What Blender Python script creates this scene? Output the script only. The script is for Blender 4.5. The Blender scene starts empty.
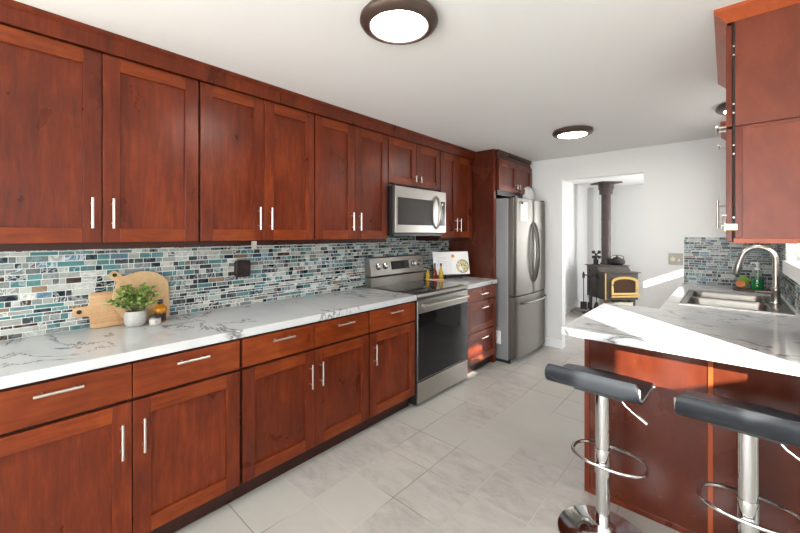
import bpy, bmesh, math, random
from mathutils import Vector, Matrix
S = bpy.context.scene
C = S.collection
PI = math.pi
# ------------------------------------------------------------------ camera
F, VY, HZ, CH = 364.85, 326.76, 233.86, 1.41
cam = bpy.data.objects.new('camera', bpy.data.cameras.new('camera'))
C.objects.link(cam)
cam.location = (0, 0, CH)
cam.rotation_euler = (PI/2, 0, math.atan2(VY, F))
cam.data.sensor_width = 36
cam.data.lens = F*36/800
cam.data.shift_y = -(266.5-HZ)/800
cam.data.clip_start = 0.02
S.camera = cam
S.view_settings.view_transform = 'Standard'
S.view_settings.look = 'None'
S.view_settings.gamma = 1
S.view_settings.use_curve_mapping = False
S.view_settings.exposure = 1.12
# ------------------------------------------------------------------ light
w = bpy.data.worlds.new('sky'); S.world = w; w.use_nodes = True
bg = w.node_tree.nodes['Background']
bg.inputs[0].default_value = (0.80, 0.90, 1.0, 1); bg.inputs[1].default_value = 1.6
SUN_DIR = Vector((-1, 1, -0.46)).normalized()
sd = bpy.data.lights.new('sun', 'SUN'); sd.energy = 17; sd.angle = 0.0095; sd.color = (1, 0.93, 0.82)
so = bpy.data.objects.new('sun', sd); C.objects.link(so)
so.rotation_euler = SUN_DIR.to_track_quat('-Z', 'Y').to_euler(); so.location = (4, -5, 5)
def area(name, loc, direction, sx, sy, power, color=(1, 1, 1)):
    d = bpy.data.lights.new(name, 'AREA'); d.shape = 'RECTANGLE'; d.size = sx; d.size_y = sy; d.energy = power; d.color = color
    o = bpy.data.objects.new(name, d); C.objects.link(o); o.location = loc
    o.rotation_euler = Vector(direction).to_track_quat('-Z', 'Z').to_euler()
    return o
area('fill_behind_camera', (-0.6, -3.06, 1.15), (0, 1, 0), 2.7, 2.0, 70, (0.96, 0.98, 1.0))  # added fill lamp, set in the unseen door opening behind the camera
area('fill_dining_side', (1.62, -1.7, 1.35), (-1, 0.0, 0), 1.4, 1.2, 22, (0.96, 0.98, 1.0))  # added fill lamp in front of solid wall; no window here
area('fill_stove_room', (0.55, 8.0, 1.35), (-0.2, -1, 0), 1.2, 1.3, 48, (0.97, 0.98, 1.0))  # added fill lamp that brightens the stove room
LAMP = 30.0     # emission of the ceiling lamps' diffusers

# ------------------------------------------------------------------ material helpers
def mat(name, col=(0.8, 0.8, 0.8), rough=0.5, metal=0.0, **kw):
    m = bpy.data.materials.new(name); m.use_nodes = True
    b = m.node_tree.nodes['Principled BSDF']
    b.inputs['Base Color'].default_value = (*col, 1)
    b.inputs['Roughness'].default_value = rough
    b.inputs['Metallic'].default_value = metal
    for k, v in kw.items():
        b.inputs[k.replace('_', ' ')].default_value = v
    return m
class N:
    def __init__(s, m): s.t = m.node_tree; s.b = s.t.nodes['Principled BSDF']
    def n(s, typ, **kw):
        x = s.t.nodes.new(typ)
        for k, v in kw.items():
            if hasattr(x, k): setattr(x, k, v)
            else: x.inputs[k.replace('_', ' ')].default_value = v
        return x
    def l(s, a, b): s.t.links.new(a, b)
    def math(s, op, a, b=None, c=None, clamp=False):
        x = s.t.nodes.new('ShaderNodeMath'); x.operation = op; x.use_clamp = clamp
        for i, v in enumerate((a, b, c)):
            if v is None: continue
            if isinstance(v, (int, float)): x.inputs[i].default_value = v
            else: s.l(v, x.inputs[i])
        return x.outputs[0]
    def ramp(s, fac, stops, interp='LINEAR'):
        r = s.t.nodes.new('ShaderNodeValToRGB'); r.color_ramp.interpolation = interp
        e = r.color_ramp.elements
        while len(e) < len(stops): e.new(0.5)
        for i, (p, c) in enumerate(stops):
            e[i].position = p; e[i].color = (*c, 1) if len(c) == 3 else c
        s.l(fac, r.inputs[0]); return r.outputs[0]
    def mix(s, fac, a, b, blend='MIX'):
        x = s.t.nodes.new('ShaderNodeMix'); x.data_type = 'RGBA'; x.blend_type = blend
        for i, v in ((0, fac), (6, a), (7, b)):
            if isinstance(v, (int, float)): x.inputs[i].default_value = v
            elif isinstance(v, tuple): x.inputs[i].default_value = (*v, 1) if len(v) == 3 else v
            else: s.l(v, x.inputs[i])
        return x.outputs[2]
    def coords(s, scale=(1, 1, 1), rnd=0.0, kind='Object'):
        tc = s.n('ShaderNodeTexCoord'); mp = s.n('ShaderNodeMapping'); mp.inputs['Scale'].default_value = scale
        s.l(tc.outputs[kind], mp.inputs[0])
        if rnd:
            oi = s.n('ShaderNodeObjectInfo'); v = s.math('MULTIPLY', oi.outputs['Random'], rnd)
            cb = s.n('ShaderNodeCombineXYZ')
            for i in range(3): s.l(v, cb.inputs[i])
            s.l(cb.outputs[0], mp.inputs['Location'])
        return mp.outputs[0]
    def noise(s, vec, scale=5, detail=3, rough=0.5, dist=0.0):
        x = s.n('ShaderNodeTexNoise'); s.l(vec, x.inputs['Vector'])
        x.inputs['Scale'].default_value = scale; x.inputs['Detail'].default_value = detail
        x.inputs['Roughness'].default_value = rough; x.inputs['Distortion'].default_value = dist
        return x.outputs['Fac']
    def bump(s, h, strength=0.1, dist=0.01):
        b = s.n('ShaderNodeBump'); b.inputs['Strength'].default_value = strength; b.inputs['Distance'].default_value = dist
        s.l(h, b.inputs['Height']); s.l(b.outputs[0], s.b.inputs['Normal'])

def wood(name, dark, mid, light, scale=(9, 9, 1.1), rough=0.3, rnd=37.0, mott=2.2, fsc=(60, 60, 3.5)):
    m = mat(name, mid, rough, Specular_IOR_Level=0.30); k = N(m)
    g = k.noise(k.coords(scale, rnd), 4, 6, 0.6, 0.6)
    mo = k.noise(k.coords((1, 1, 0.7), rnd*1.7), mott*1.8, 5, 0.62, 0.4)
    fine = k.noise(k.coords(fsc, rnd), 5, 2, 0.5)
    f = k.math('ADD', k.math('MULTIPLY', g, 0.45), k.math('MULTIPLY', mo, 0.45))
    f = k.math('ADD', f, k.math('MULTIPLY', fine, 0.10))
    col = k.ramp(f, [(0.32, dark), (0.5, mid), (0.68, light)])
    oi = k.n('ShaderNodeObjectInfo')
    v = k.math('ADD', k.math('MULTIPLY', oi.outputs['Random'], 0.22), 0.89)
    hs = k.n('ShaderNodeHueSaturation'); k.l(v, hs.inputs['Value']); k.l(col, hs.inputs['Color'])
    k.l(hs.outputs[0], k.b.inputs['Base Color'])
    k.l(k.math('ADD', k.math('MULTIPLY', mo, 0.18), rough-0.09), k.b.inputs['Roughness'])
    return m
def brushed(name, col, rough=0.28, scale=(1, 1, 60), amt=0.10):
    m = mat(name, col, rough, 1.0); k = N(m)
    n = k.noise(k.coords(scale), 8, 3, 0.6)
    k.l(k.math('ADD', k.math('MULTIPLY', n, amt*2), rough-amt), k.b.inputs['Roughness'])
    c = k.ramp(n, [(0.3, tuple(x*0.97 for x in col)), (0.7, tuple(min(1, x*1.03) for x in col))])
    k.l(c, k.b.inputs['Base Color']); return m
def paint(name, col, rough=0.6):
    m = mat(name, col, rough); k = N(m)
    n = k.noise(k.coords((1, 1, 1)), 220, 2); k.bump(n, 0.05, 0.002); return m

M = {}
M['cherry'] = wood('cherry_stained_wood', (0.048, 0.0072, 0.0022), (0.118, 0.0172, 0.0040), (0.205, 0.0365, 0.0074))
M['cherry_rail'] = wood('cherry_cross_grain', (0.076, 0.0115, 0.0024), (0.168, 0.0275, 0.0046), (0.262, 0.054, 0.0085), (9, 1.1, 9), fsc=(60, 3.5, 60))
M['cherry_shaded'] = wood('shaded_cherry_frame', (0.016, 0.0045, 0.003), (0.028, 0.0075, 0.0045), (0.042, 0.011, 0.006))  # cherry darkened to paint in the shade under doors and in gaps
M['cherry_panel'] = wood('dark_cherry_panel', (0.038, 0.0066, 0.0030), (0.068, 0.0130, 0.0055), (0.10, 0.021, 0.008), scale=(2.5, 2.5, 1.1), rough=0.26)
M['trimwood'] = wood('orange_cherry_trim', (0.20, 0.035, 0.010), (0.30, 0.06, 0.017), (0.38, 0.08, 0.025))
M['cherry_end'] = wood('smooth_cherry_end_panel', (0.115, 0.026, 0.012), (0.165, 0.036, 0.0165), (0.215, 0.048, 0.022), (3, 3, 1.5), rough=0.34, mott=3.0)
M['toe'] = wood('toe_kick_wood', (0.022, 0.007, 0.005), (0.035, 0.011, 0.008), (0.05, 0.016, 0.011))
M['nickel'] = mat('satin_nickel', (0.60, 0.57, 0.52), 0.30, 1.0)
M['faucet'] = mat('brushed_nickel_faucet', (0.42, 0.39, 0.35), 0.32, 1.0)
M['steel'] = brushed('brushed_stainless', (0.37, 0.35, 0.315), 0.30, (1, 1, 40), 0.025)
M['steel_v'] = brushed('brushed_stainless_doors', (0.160, 0.147, 0.127), 0.46, (1, 60, 0.4), 0.03)
M['steel_grey'] = mat('grey_enamel_case', (0.27, 0.27, 0.275), 0.42, 0.35)
M['sinksteel'] = mat('sink_steel', (0.34, 0.32, 0.29), 0.30, 1.0)
M['chrome'] = mat('chrome', (0.66, 0.66, 0.66), 0.07, 1.0)
M['black'] = mat('black_plastic', (0.012, 0.012, 0.013), 0.35)
M['blackglass'] = mat('black_glass', (0.008, 0.008, 0.009), 0.05, 0, Specular_IOR_Level=0.32)
M['mwglass'] = mat('microwave_glass', (0.045, 0.042, 0.040), 0.12)
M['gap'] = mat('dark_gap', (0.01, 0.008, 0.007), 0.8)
M['wall'] = paint('wall_paint', (0.75, 0.745, 0.73))
M['ceil'] = paint('ceiling_paint', (0.81, 0.805, 0.79))
M['white'] = mat('white_paint', (0.85, 0.85, 0.84), 0.4)
M['bronze'] = mat('oil_rubbed_bronze', (0.10, 0.066, 0.054), 0.35, 0.5)
M['vinyl'] = mat('charcoal_vinyl', (0.020, 0.023, 0.028), 0.42, 0, Specular_IOR_Level=0.3)
N(M['vinyl']).bump(N(M['vinyl']).noise(N(M['vinyl']).coords(), 420, 2), 0.12, 0.002)
M['piping'] = mat('pale_grey_piping', (0.36, 0.36, 0.35), 0.5)
M['brown_plastic'] = mat('brown_plastic', (0.024, 0.015, 0.014), 0.45, 0, Specular_IOR_Level=0.3)
M['clear_plastic'] = mat('greyish_plastic', (0.30, 0.28, 0.25), 0.4)
M['boardwood'] = wood('acacia_board', (0.28, 0.135, 0.055), (0.50, 0.30, 0.15), (0.66, 0.47, 0.28), (0.8, 0.8, 11), 0.45, 11, 3)
M['boardwood2'] = wood('beech_board', (0.46, 0.28, 0.135), (0.55, 0.355, 0.185), (0.62, 0.43, 0.24), (2, 9, 9), 0.45, 11, 3)
M['peach'] = mat('peach_wood', (0.80, 0.42, 0.22), 0.5)
M['ceramic'] = mat('grey_ceramic', (0.62, 0.61, 0.58), 0.5)
k = N(M['ceramic']); k.l(k.ramp(k.noise(k.coords((1, 1, 5)), 60, 3), [(0.35, (0.33, 0.32, 0.30)), (0.6, (0.44, 0.43, 0.405))]), k.b.inputs['Base Color'])
M['soil'] = mat('potting_soil', (0.03, 0.02, 0.012), 0.9)
M['leaf'] = mat('leaf_green', (0.10, 0.20, 0.06), 0.5)
k = N(M['leaf']); k.l(k.ramp(k.noise(k.coords(), 45, 1), [(0.32, (0.05, 0.12, 0.035)), (0.46, (0.19, 0.33, 0.07)), (0.6, (0.46, 0.55, 0.16))]), k.b.inputs['Base Color'])
M['stem'] = mat('plant_stem', (0.10, 0.10, 0.04), 0.6)
M['amber'] = mat('amber_glass', (0.62, 0.24, 0.01), 0.12, 0, Transmission_Weight=0.35)
M['label'] = mat('paper_label', (0.50, 0.48, 0.43), 0.6)
M['paper'] = mat('paper', (0.86, 0.85, 0.83), 0.6)
M['ink'] = mat('grey_ink', (0.35, 0.35, 0.36), 0.7)
M['yellowoil'] = mat('yellow_oil', (0.65, 0.42, 0.02), 0.1, 0, Transmission_Weight=0.2)
M['redoil'] = mat('red_oil', (0.20, 0.02, 0.015), 0.1, 0, Transmission_Weight=0.1)
M['pasta'] = mat('plate_of_food', (0.55, 0.42, 0.18), 0.6)
k = N(M['pasta']); k.l(k.ramp(k.noise(k.coords(), 70, 2), [(0.38, (0.30, 0.26, 0.08)), (0.5, (0.62, 0.50, 0.25)), (0.62, (0.80, 0.74, 0.55))]), k.b.inputs['Base Color'])
M['greenrim'] = mat('green_rim', (0.16, 0.17, 0.06), 0.5)
M['orangeink'] = mat('orange_picture', (0.65, 0.28, 0.05), 0.6)
M['soapgreen'] = mat('green_soap', (0.01, 0.30, 0.06), 0.08, 0, Transmission_Weight=0.3)
M['orange'] = mat('orange_scrubber', (0.55, 0.20, 0.075), 0.7)
M['lime'] = mat('lime_green', (0.28, 0.50, 0.06), 0.6)
M['walnut'] = wood('dark_tray_wood', (0.05, 0.018, 0.010), (0.09, 0.03, 0.018), (0.14, 0.05, 0.03), (9, 1.5, 9))
M['iron'] = mat('stove_steel', (0.085, 0.070, 0.062), 0.55, 0.3)
M['castblack'] = mat('cast_iron_black', (0.022, 0.019, 0.018), 0.55, 0.2)
M['pipe'] = mat('flue_pipe_steel', (0.085, 0.062, 0.058), 0.5, 0.3)
M['brass'] = mat('brass', (0.80, 0.55, 0.22), 0.28, 1.0)
M['cream'] = mat('cream_enamel', (0.70, 0.64, 0.50), 0.5)
M['stone'] = mat('hearth_stone', (0.33, 0.31, 0.29), 0.7)
k = N(M['stone']); k.l(k.ramp(k.noise(k.coords(), 12, 4), [(0.35, (0.25, 0.24, 0.22)), (0.65, (0.42, 0.40, 0.37))]), k.b.inputs['Base Color'])
M['platebeige'] = mat('metal_switch_plate', (0.29, 0.265, 0.215), 0.4, 0.2)
M['bag'] = mat('white_plastic_bag', (0.80, 0.80, 0.79), 0.35, 0, Transmission_Weight=0.15)
M['pink'] = mat('pink_ink', (0.7, 0.35, 0.33), 0.5)
M['concrete'] = mat('pale_concrete', (0.45, 0.44, 0.42), 0.8)
M['grout'] = mat('white_grout', (0.72, 0.72, 0.70), 0.8)
M['shade'] = mat('white_blocker_cloth', (0.82, 0.82, 0.80), 0.8)
M['ash'] = mat('charred_logs', (0.16, 0.09, 0.055), 0.9)
# lamp diffuser
m = bpy.data.materials.new('lamp_diffuser'); m.use_nodes = True; b = m.node_tree.nodes['Principled BSDF']
b.inputs['Base Color'].default_value = (0.9, 0.9, 0.88, 1); b.inputs['Emission Color'].default_value = (1, 0.975, 0.94, 1); b.inputs['Emission Strength'].default_value = LAMP
M['lamp'] = m
def glass(name, tint, gloss=0.10):
    m = bpy.data.materials.new(name); m.use_nodes = True; t = m.node_tree; t.nodes.remove(t.nodes['Principled BSDF'])
    tr = t.nodes.new('ShaderNodeBsdfTransparent'); tr.inputs[0].default_value = (*tint, 1)
    gl = t.nodes.new('ShaderNodeBsdfGlossy'); gl.inputs['Roughness'].default_value = 0.03
    fr = t.nodes.new('ShaderNodeFresnel'); 
    ge = t.nodes.new('ShaderNodeNewGeometry'); ma = t.nodes.new('ShaderNodeMath'); ma.operation = 'MULTIPLY_ADD'
    t.links.new(ge.outputs['Backfacing'], ma.inputs[0]); ma.inputs[1].default_value = 1/1.45-1.45; ma.inputs[2].default_value = 1.45; t.links.new(ma.outputs[0], fr.inputs[0])
    mx = t.nodes.new('ShaderNodeMixShader')
    t.links.new(fr.outputs[0], mx.inputs[0]); t.links.new(tr.outputs[0], mx.inputs[1]); t.links.new(gl.outputs[0], mx.inputs[2])
    t.links.new(mx.outputs[0], t.nodes['Material Output'].inputs[0]); return m
M['pane'] = glass('window_glass', (0.97, 0.98, 0.98))
M['clearglass'] = glass('clear_bottle_glass', (0.85, 0.93, 0.88))
M['amberpane'] = glass('stove_door_glass', (0.75, 0.62, 0.45))
# quartz worktop
def quartz():
    m = mat('veined_white_quartz', (0.8, 0.8, 0.78), 0.14, 0, Specular_IOR_Level=0.35); k = N(m)
    tc = k.n('ShaderNodeTexCoord')
    mp = k.n('ShaderNodeMapping'); k.l(tc.outputs['Object'], mp.inputs[0]); mp.inputs['Rotation'].default_value = (0.0, 0.0, 0.62); mp.inputs['Scale'].default_value = (1.0, 2.0, 1.3)
    p = mp.outputs[0]
    nz = k.n('ShaderNodeTexNoise'); k.l(p, nz.inputs['Vector']); nz.inputs['Scale'].default_value = 1.9; nz.inputs['Detail'].default_value = 9; nz.inputs['Roughness'].default_value = 0.62; nz.inputs['Distortion'].default_value = 0.9
    d = k.math('ABSOLUTE', k.math('SUBTRACT', nz.outputs['Fac'], 0.5))
    v1 = k.ramp(d, [(0.0, (1, 1, 1)), (0.008, (0.55, 0.55, 0.55)), (0.021, (0, 0, 0))])
    msk = k.ramp(k.noise(k.coords((1, 1, 1)), 2.6, 2), [(0.45, (0, 0, 0)), (0.53, (1, 1, 1))])
    v1 = k.math('MULTIPLY', v1, msk)
    n2 = k.noise(p, 1.3, 5, 0.55, 0.5)
    v2 = k.ramp(k.math('ABSOLUTE', k.math('SUBTRACT', n2, 0.46)), [(0.0, (0.28, 0.28, 0.28)), (0.05, (0, 0, 0))])
    cloud = k.ramp(k.noise(p, 1.1, 3), [(0.3, (0.51, 0.52, 0.525)), (0.65, (0.585, 0.595, 0.60))])
    c = k.mix(v2, cloud, (0.48, 0.48, 0.47)); c = k.mix(v1, c, (0.13, 0.13, 0.13))
    k.l(c, k.b.inputs['Base Color']); return m
M['quartz'] = quartz()
# floor tile: one-foot tiles on the room's own grid
def floor_tile():
    m = mat('grey_stone_floor_tile', (0.5, 0.48, 0.45), 0.34); k = N(m); T = 0.3048
    tc = k.n('ShaderNodeTexCoord'); sp = k.n('ShaderNodeSeparateXYZ'); k.l(tc.outputs['Object'], sp.inputs[0])
    u = k.math('DIVIDE', k.math('ADD', sp.outputs[0], 1.0241+20*T), T); v = k.math('DIVIDE', k.math('ADD', sp.outputs[1], -2.6491+20*T), T)
    iu, iv = k.math('FLOOR', u), k.math('FLOOR', v); fu, fv = k.math('FRACT', u), k.math('FRACT', v)
    def edge(f): return k.math('MINIMUM', f, k.math('SUBTRACT', 1.0, f))
    e = k.math('MINIMUM', edge(fu), edge(fv))
    grout = k.math('LESS_THAN', e, 0.0085)
    cb = k.n('ShaderNodeCombineXYZ'); k.l(iu, cb.inputs[0]); k.l(iv, cb.inputs[1])
    wn = k.n('ShaderNodeTexWhiteNoise'); wn.noise_dimensions = '2D'; k.l(cb.outputs[0], wn.inputs['Vector'])
    r = wn.outputs['Value']
    sc = k.n('ShaderNodeVectorMath', operation='SCALE'); k.l(wn.outputs['Color'], sc.inputs[0]); sc.inputs['Scale'].default_value = 40
    ad = k.n('ShaderNodeVectorMath', operation='ADD'); k.l(tc.outputs['Object'], ad.inputs[0]); k.l(sc.outputs[0], ad.inputs[1])
    mp = k.n('ShaderNodeMapping'); k.l(ad.outputs[0], mp.inputs[0]); mp.inputs['Scale'].default_value = (2.4, 5.0, 1); mp.inputs['Rotation'].default_value = (0, 0, 0.35)
    n = k.noise(mp.outputs[0], 2.6, 9, 0.70, 0.5)
    amt = k.ramp(r, [(0.0, (0.15, 0.15, 0.15)), (0.3, (0.25, 0.25, 0.25)), (0.45, (1, 1, 1)), (1, (1, 1, 1))])
    base = k.ramp(r, [(0.0, (0.465, 0.45, 0.41)), (0.3, (0.455, 0.435, 0.395)), (0.34, (0.455, 0.43, 0.395)), (0.7, (0.415, 0.39, 0.36)), (1.0, (0.47, 0.44, 0.405))])
    vein = k.ramp(n, [(0.30, (0.78, 0.78, 0.78)), (0.5, (1, 1, 1)), (0.68, (1.15, 1.15, 1.15))])
    vein = k.mix(amt, (1.0, 1.0, 1.0), vein)
    c = k.mix(1.0, base, vein, 'MULTIPLY')
    gn = k.noise(k.coords((1, 1, 1)), 1.4, 1)
    gc = k.ramp(gn, [(0.42, (0.25, 0.22, 0.19)), (0.56, (0.52, 0.48, 0.43))])
    c = k.mix(grout, c, gc)
    k.l(c, k.b.inputs['Base Color'])
    k.l(k.math('ADD', k.math('MULTIPLY', grout, 0.4), k.math('ADD', k.math('MULTIPLY', n, 0.2), 0.26)), k.b.inputs['Roughness'])
    h = k.math('SUBTRACT', k.math('MULTIPLY', n, 0.25), k.math('MULTIPLY', grout, 1.0)); k.bump(h, 0.25, 0.002)
    return m
M['floor'] = floor_tile()
# glass mosaic: per-tile colour attribute, marbled swirls inside each tile
def mosaic_mat():
    m = mat('marbled_glass_mosaic', (0.6, 0.65, 0.65), 0.22, 0, Specular_IOR_Level=0.2); k = N(m)
    at = k.n('ShaderNodeAttribute', attribute_name='tile'); ro = k.n('ShaderNodeAttribute', attribute_name='rnd')
    tc = k.n('ShaderNodeTexCoord')
    sc = k.n('ShaderNodeVectorMath', operation='SCALE'); k.l(ro.outputs['Color'], sc.inputs[0]); sc.inputs['Scale'].default_value = 9
    ad = k.n('ShaderNodeVectorMath', operation='ADD'); k.l(tc.outputs['Object'], ad.inputs[0]); k.l(sc.outputs[0], ad.inputs[1])
    n = k.noise(ad.outputs[0], 13, 2, 0.5, 2.6)
    hi = k.ramp(n, [(0.44, (0, 0, 0)), (0.50, (1, 1, 1)), (0.58, (0, 0, 0))])
    lo = k.ramp(n, [(0.33, (0.3, 0.3, 0.3)), (0.385, (1, 1, 1)), (0.43, (0, 0, 0))])
    sep = k.n('ShaderNodeSeparateColor'); k.l(ro.outputs['Color'], sep.inputs[0])
    c = k.mix(k.math('MULTIPLY', hi, k.math('MULTIPLY', sep.outputs[0], 0.75)), at.outputs['Color'], (0.80, 0.80, 0.78))
    c = k.mix(k.math('MULTIPLY', lo, k.math('MULTIPLY', sep.outputs[1], 1.25, clamp=True)), c, (0.17, 0.17, 0.165))
    k.l(c, k.b.inputs['Base Color']); return m
M['mosaic'] = mosaic_mat()

# ------------------------------------------------------------------ mesh helpers
def bx(bm, x0, x1, y0, y1, z0, z1):
    v = [bm.verts.new((x, y, z)) for x in (x0, x1) for y in (y0, y1) for z in (z0, z1)]
    for f in ((0, 1, 3, 2), (4, 6, 7, 5), (0, 4, 5, 1), (2, 3, 7, 6), (0, 2, 6, 4), (1, 5, 7, 3)): bm.faces.new([v[i] for i in f])
    return bm
def frame_axes(d):
    d = d.normalized(); a = Vector((0, 0, 1)) if abs(d.z) < 0.95 else Vector((1, 0, 0))
    u = d.cross(a).normalized(); return u, d.cross(u).normalized()
def tube(bm, pts, r, seg=12, caps=True):
    pts = [Vector(p) for p in pts]; n = len(pts); rs = r if isinstance(r, (list, tuple)) else [r]*n
    u = None; rings = []
    for i, p in enumerate(pts):
        d = (pts[min(i+1, n-1)]-pts[max(i-1, 0)]).normalized()
        if u is None: u, v = frame_axes(d)
        else:
            u = (u-d*u.dot(d)).normalized(); v = d.cross(u).normalized()
        rings.append([bm.verts.new(p+(u*math.cos(2*PI*k/seg)+v*math.sin(2*PI*k/seg))*rs[i]) for k in range(seg)])
    for a, b in zip(rings, rings[1:]):
        for k in range(seg): bm.faces.new((a[k], a[(k+1) % seg], b[(k+1) % seg], b[k]))
    if caps: bm.faces.new(rings[0][::-1]); bm.faces.new(rings[-1])
    return bm
def ring_tube(bm, pts, r, seg=10):
    pts = [Vector(p) for p in pts]; n = len(pts); rings = []
    for i, p in enumerate(pts):
        d = (pts[(i+1) % n]-pts[i-1]).normalized(); up = Vector((0, 0, 1)); v = d.cross(up).normalized(); u = v.cross(d).normalized()
        rings.append([bm.verts.new(p+(u*math.cos(2*PI*k/seg)+v*math.sin(2*PI*k/seg))*r) for k in range(seg)])
    for i in range(n):
        a, b = rings[i], rings[(i+1) % n]
        for k in range(seg): bm.faces.new((a[k], a[(k+1) % seg], b[(k+1) % seg], b[k]))
    return bm
def lathe(bm, prof, seg=32, c=(0, 0, 0), axis='z'):
    rings = []
    def P(r, h, a):
        x, y = r*math.cos(a), r*math.sin(a)
        q = (x, y, h) if axis == 'z' else ((h, x, y) if axis == 'x' else (y, h, x))
        return Vector(q)+Vector(c)
    for r, h in prof:
        if r < 1e-6: rings.append([bm.verts.new(P(0, h, 0))])
        else: rings.append([bm.verts.new(P(r, h, 2*PI*k/seg)) for k in range(seg)])
    for a, b in zip(rings, rings[1:]):
        for k in range(seg):
            k2 = (k+1) % seg
            if len(a) == 1 and len(b) == 1: continue
            if len(a) == 1: bm.faces.new((a[0], b[k], b[k2]))
            elif len(b) == 1: bm.faces.new((a[k], a[k2], b[0]))
            else: bm.faces.new((a[k], a[k2], b[k2], b[k]))
    return bm
def prism(bm, poly, h0, h1, fn):
    """poly of 2-D points extruded between h0 and h1; fn(p, q, h) -> 3-D"""
    a = [bm.verts.new(fn(p, q, h0)) for p, q in poly]; b = [bm.verts.new(fn(p, q, h1)) for p, q in poly]
    n = len(poly); bm.faces.new(a[::-1]); bm.faces.new(b)
    for i in range(n): bm.faces.new((a[i], a[(i+1) % n], b[(i+1) % n], b[i]))
    return bm
def rrect(x0, x1, y0, y1, r, n=5):
    out = []
    for cx, cy, a0 in ((x1-r, y1-r, 0), (x0+r, y1-r, PI/2), (x0+r, y0+r, PI), (x1-r, y0+r, 1.5*PI)):
        for i in range(n+1): out.append((cx+r*math.cos(a0+i*PI/2/n), cy+r*math.sin(a0+i*PI/2/n)))
    return out
def blob(bm, c, rx, ry, rz, seg=14, jit=0, rng=None):
    lathe(bm, [(math.sin(PI*i/seg*1.0), -math.cos(PI*i/seg)) for i in range(seg+1)], 18)
    for v in bm.verts:
        if v.tag: continue
        s = 1+(rng.uniform(-jit, jit) if rng else 0)
        v.co = Vector((v.co.x*rx*s+c[0], v.co.y*ry*s+c[1], v.co.z*rz*s+c[2])); v.tag = True
    return bm
def obj(name, bm, material, parent=None, smooth=False, bevel=0.0, seg=2, loc=None):
    bmesh.ops.recalc_face_normals(bm, faces=bm.faces)
    me = bpy.data.meshes.new(name); bm.to_mesh(me); bm.free()
    o = bpy.data.objects.new(name, me); C.objects.link(o)
    me.materials.append(M[material] if isinstance(material, str) else material)
    if smooth:
        for p in me.polygons: p.use_smooth = True
        me.set_sharp_from_angle(angle=math.radians(38))
    if bevel:
        md = o.modifiers.new('bevel', 'BEVEL'); md.width = bevel; md.segments = seg; md.limit_method = 'ANGLE'; md.angle_limit = math.radians(40)
    if parent: o.parent = parent
    if loc: o.location = loc
    return o
def box(name, dims, material, parent=None, bevel=0.0, **kw):
    return obj(name, bx(bmesh.new(), *dims), material, parent, bevel=bevel, **kw)
def tag(o, label, cat, group=None):
    o['label'] = label; o['category'] = cat
    if group: o['group'] = group
    return o
def thing(name, label, cat, loc=(0, 0, 0), rotz=0.0, group=None):
    o = bpy.data.objects.new(name, None); C.objects.link(o); o.location = loc; o.rotation_euler = (0, 0, rotz); o.empty_display_size = 0.1
    return tag(o, label, cat, group)
def struct(name, bm, material, bevel=0.0):
    o = obj(name, bm, material, bevel=bevel); o['kind'] = 'structure'; return o
def sbox(name, boxes, material):
    bm = bmesh.new()
    for b in boxes: bx(bm, *b)
    return struct(name, bm, material)
def dup(root, loc=None, rotz=None):
    r = root.copy(); C.objects.link(r)
    if loc is not None: r.location = loc
    if rotz is not None: r.rotation_euler = (0, 0, rotz)
    for ch in list(root.children):
        c = ch.copy(); C.objects.link(c); c.parent = r
        for g in list(ch.children):
            d = g.copy(); C.objects.link(d); d.parent = c
    return r

# ------------------------------------------------------------------ the setting
XL, XR, YB, ZC = -2.49, 0.337, 4.663, 2.343       # kitchen: left wall, right wall, back wall, ceiling
XE, YS = 1.70, -3.0                                # dining side: window wall, patio wall behind the camera
SX, SY = -2.12, 8.12                               # stove room: left wall, far wall
WT = 0.12
YE = 1.90
SHELL = ((XL-WT, XE+WT, YS-WT, YE+WT), (XL-WT, XR+WT, YE+WT, YB), (XL-WT, XE+WT, YB, SY+WT))
sbox('floor', [(*q, -0.06, 0) for q in SHELL], 'floor')
sbox('ceiling', [(*q, ZC, ZC+0.12) for q in SHELL], 'ceil')
sbox('ground', [(-30, 30, -30, 30, -0.5, -0.2)], 'concrete')
sbox('wall_left', [(XL-WT, XL, YS, YB+WT, 0, ZC)], 'wall')
DX0, DX1, DH = -1.505, -0.664, 2.073               # doorway to the stove room
sbox('wall_back', [(XL, DX0, YB, YB+WT, 0, ZC), (DX1, XE, YB, YB+WT, 0, ZC), (DX0, DX1, YB, YB+WT, DH, ZC)], 'wall')
WY0, WY1, WZ0, WZ1 = 3.05, 3.995, 1.205, 2.02       # window over the sink
sbox('wall_right', [(XR, XR+WT, YE, WY0, 0, ZC), (XR, XR+WT, WY1, YB, 0, ZC), (XR, XR+WT, WY0, WY1, 0, WZ0), (XR, XR+WT, WY0, WY1, WZ1, ZC)], 'wall')
# dining window wall: two sashes side by side, high above the floor
EA0, EA1, EB0, EB1, EZ0, EZ1, EZB = -0.61, -0.215, -0.075, 0.72, 1.535, 1.985, 2.05
sbox('wall_east', [(XE, XE+WT, YS, EA0, 0, ZC), (XE, XE+WT, EB1, YE, 0, ZC), (XE, XE+WT, EA0, EB1, 0, EZ0), (XE, XE+WT, EA0, EA1, EZ0, 1.665), (XE, XE+WT, EA0, EA1, EZ1, ZC), (XE, XE+WT, EB0, EB1, EZB, ZC), (XE, XE+WT, EA1, EB0, EZ0, ZC)], 'wall')
sbox('wall_dining', [(XR+WT, XE+WT, YE, YE+WT, 0, ZC)], 'wall')
PX0, PX1, PZ = -2.0, 0.8, 2.1                      # unseen patio door, added behind the camera for fill light
sbox('wall_south', [(XL, PX0, YS-WT, YS, 0, ZC), (PX1, XE, YS-WT, YS, 0, ZC), (PX0, PX1, YS-WT, YS, PZ, ZC)], 'wall')
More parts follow.
